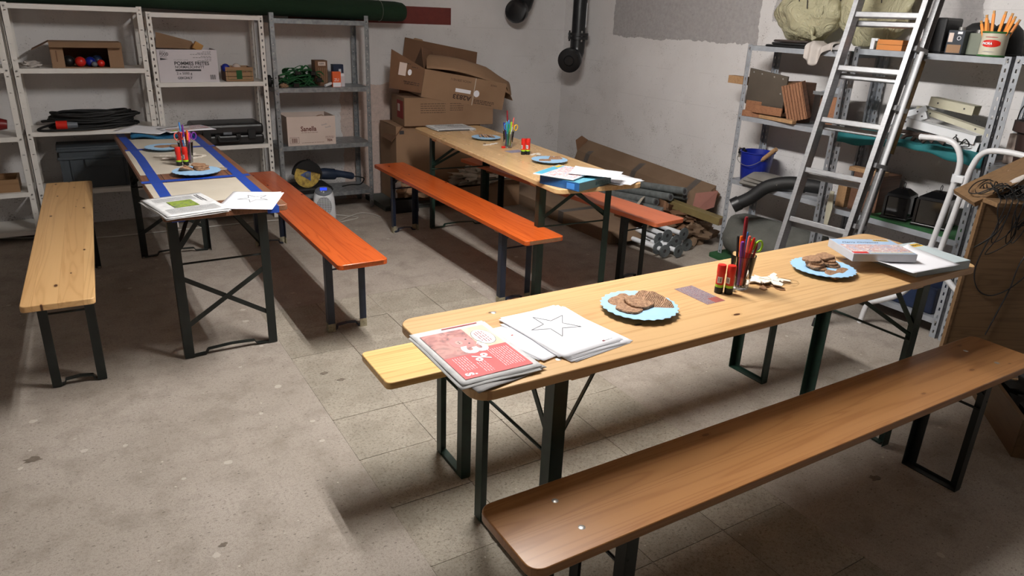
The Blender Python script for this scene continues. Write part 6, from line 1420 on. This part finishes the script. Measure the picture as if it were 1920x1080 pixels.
obj('yellow_sticker', MB().bar(qb + LT * 1.02, qb + LT * 1.52, .001, .045, NB), plain('faded_yellow_sticker', rgb(150, 112, 50), .6, 0, rgb(90, 66, 34), 60), t)

# ================================================================ WHITE TUBE FRAME
t = thing('tube_frame', 'folded white tubular steel frame leaning in front of the grey shelf', 'frame', (0, 0, 0))
XF = 3.82
def tp(px, py, x=XF): return tuple(at_x(px, py, x))
A_ = [(XF, 2.11, 1.075), (XF, 1.99, 1.082), (XF, 1.93, 1.062), (XF, 1.895, 1.01), (XF, 1.885, .93), (XF, 1.905, .70), (XF, 1.925, .50), (XF - .01, 1.935, .36), (XF - .04, 1.99, .24), (XF - .06, 2.08, .17), (3.755, 2.150, .12), (3.742, 2.166, .0)]
obj('tube_leg', MB().tube(smooth_pts(A_, 5), .0145, 12), M_tubew, t, smooth=60)
B_ = [(XF, 1.45, 1.03), (XF, 1.60, 1.063), (XF, 1.74, 1.065), (XF, 1.80, 1.035), (XF, 1.825, .97), (XF, 1.835, .90), (XF, 1.852, .70), (XF, 1.868, .50), (XF, 1.84, .42), (XF, 1.75, .345), (XF + .01, 1.62, .26), (XF + .02, 1.50, .18)]
obj('tube_leg', MB().tube(smooth_pts(B_, 5), .0145, 12), M_tubew, t, smooth=60)
for z, y in ((.90, 1.862), (.505, 1.897)):
    obj('clamp', MB().box(XF - .020, XF + .020, y - .022, y + .022, z - .018, z + .018), M_whitep, t, bevel=.005); obj('clamp_ring', MB().cyl((XF, y + .026, z - .02), (XF, y + .026, z + .02), .019, n=14), M_whitep, t, smooth=40)
obj('end_cap', MB().tube([(XF, 2.11, 1.075), (XF, 2.118, 1.0745)], .0155, 12), M_whitep, t)

# ================================================================ WOODEN CRATE WITH TALL PANEL AND LIGHT STRING
CR = math.atan2(-.67, -.74)
t = thing('wooden_crate', 'low raw wooden crate on the floor at the right edge, behind the front bench', 'crate', (3.475, 1.405, 0), CR)
Lc, Wc = .580, .46
obj('side_board', MB().box(0, Lc, 0, .018, 0, .17), M_ply, t); obj('side_board', MB().box(0, Lc, Wc - .018, Wc, 0, .17), M_ply, t)
obj('end_board', MB().box(Lc - .018, Lc, .018, Wc - .018, 0, .17), M_ply, t); obj('end_board', MB().box(0, .018, .018, Wc - .018, 0, .10), M_ply, t); obj('base_board', MB().box(.018, Lc - .018, .018, Wc - .018, .0, .012), M_dboard, t)
PR = math.atan2(-.517, .855)
t = thing('plywood_panel', 'tall plywood panel with shelf board and sloping top board behind the low crate', 'panel', (3.445, 1.555, .0), PR)
# local x along the panel to the right, y away from the camera
obj('tall_sheet', MB().prism([(0, .13), (.34, .13), (.40, .16), (.42, .24), (.43, .89), (0, .89)], -.009, .009, frame3((0, .0, 0), (1, 0, 0), (0, 0, 1))), M_ply, t)
obj('support_leg', MB().box(.02, .06, .010, .05, .0, .89), M_dboard, t); obj('support_leg', MB().box(.36, .40, .010, .05, .0, .89), M_dboard, t)
obj('edge_strip', MB().box(-.014, .0, -.012, .012, .0, .89), M_ply, t)
obj('shelf_board', MB().box(-.01, .46, -.10, .16, .89, .91), M_ply, t, bevel=.002)
obj('sloping_board', ipanel(MB(), (-.045, .0, .885), (-.045, .17, .905), (.46, .17, 1.20), (.46, .0, 1.18), .022), M_ply, t)
obj('screw', MB().cyl((.30, -.010, .60), (.30, -.016, .60), .006, n=8), M_tin, t)
t2 = thing('camouflage_net', 'black mesh net stuffed into the wooden crate', 'net', (3.475 - .74 * .29 + .67 * .25, 1.405 - .67 * .29 - .74 * .25, .014), CR)
mb = MB().blob((0, 0, .09), (.24, .19, .12), 3, .3, 3, 44, 24); mb.v = [(max(-.26, min(.26, x)), max(-.21, min(.19, y)), max(0, z)) for x, y, z in mb.v]
obj('net_heap', mb, M_rubber, t2, smooth=50)
random.seed(12)
for k in range(12):
    a = random.uniform(-.2, .2); b = random.uniform(-.12, .12); obj('glint_bead', MB().sphere((a, b, .19 + random.uniform(-.02, .02)), .003, 6, 4), M_tin, t2)
t = thing('light_string', 'tangled black light string lying on the shelf board and hanging down the panel', 'light string', (3.445, 1.555, .912), PR)
random.seed(41)
for k in range(24):
    cx, cy = random.uniform(.02, .34), random.uniform(-.05, .06); pts = []
    a, b = random.uniform(.03, .09), random.uniform(.03, .07); ph = random.uniform(0, 6)
    for q in range(12):
        an = ph + q * .62; pts.append((cx + a * math.cos(an) * (1 - q * .02), cy + b * math.sin(an), max(.006, .03 + .03 * math.sin(an * 1.7 + k))))
    obj('wire_loop', MB().tube(smooth_pts(pts, 4), .0026, 5), M_rubber, t, smooth=60)
for k in range(7):
    x0 = -.01 + .026 * k; d_ = random.uniform(.08, .26)
    pts = [(x0 + .05, -.02, .012), (x0 + .01, -.10, .010), (x0, -.112, -.03), (x0 + random.uniform(-.04, .04), -.112, -d_ * .6), (x0 + random.uniform(-.04, .04), -.08, -d_), (x0 + random.uniform(-.02, .07), -.10, -d_ * .7), (x0 + .05, -.112, -d_ * .3), (x0 + .06, -.10, .004)]
    obj('hanging_wire', MB().tube(smooth_pts(pts, 5), .0024, 5), M_rubber, t, smooth=60)
pts = [(.03, -.112, -.05), (.02, -.06, -.20), (.03, -.022, -.34), (.07, -.018, -.43), (.14, -.018, -.46), (.22, -.018, -.42), (.29, -.018, -.33), (.31, -.018, -.24), (.27, -.018, -.22), (.23, -.018, -.30), (.22, -.018, -.42), (.20, -.018, -.52), (.17, -.018, -.66)]
obj('hanging_wire', MB().tube(smooth_pts(pts, 6), .0030, 6), M_rubber, t, smooth=60)
for k in range(26):
    a = random.uniform(.0, .36); b = random.uniform(-.08, .08); obj('bulb', MB().tube([(a, b, .03), (a + random.uniform(-.01, .01), b + .006, .048)], [.003, .0015], 6), M_black, t)
t = thing('crumpled_paper', 'grey crumpled sheet lying on the shelf board behind the light string', 'paper', (3.445 + .855 * .22 + .517 * .06, 1.555 - .517 * .22 + .855 * .06, .912), PR)
def fn(u, v): return ((u - .5) * .22, (v - .5) * .12, .05 + .04 * math.sin(u * 5) + .02 * math.sin(v * 7 + u * 3))
obj('sheet', MB().grid(fn, 12, 12), M_cloth, t, smooth=50, solid=.002)
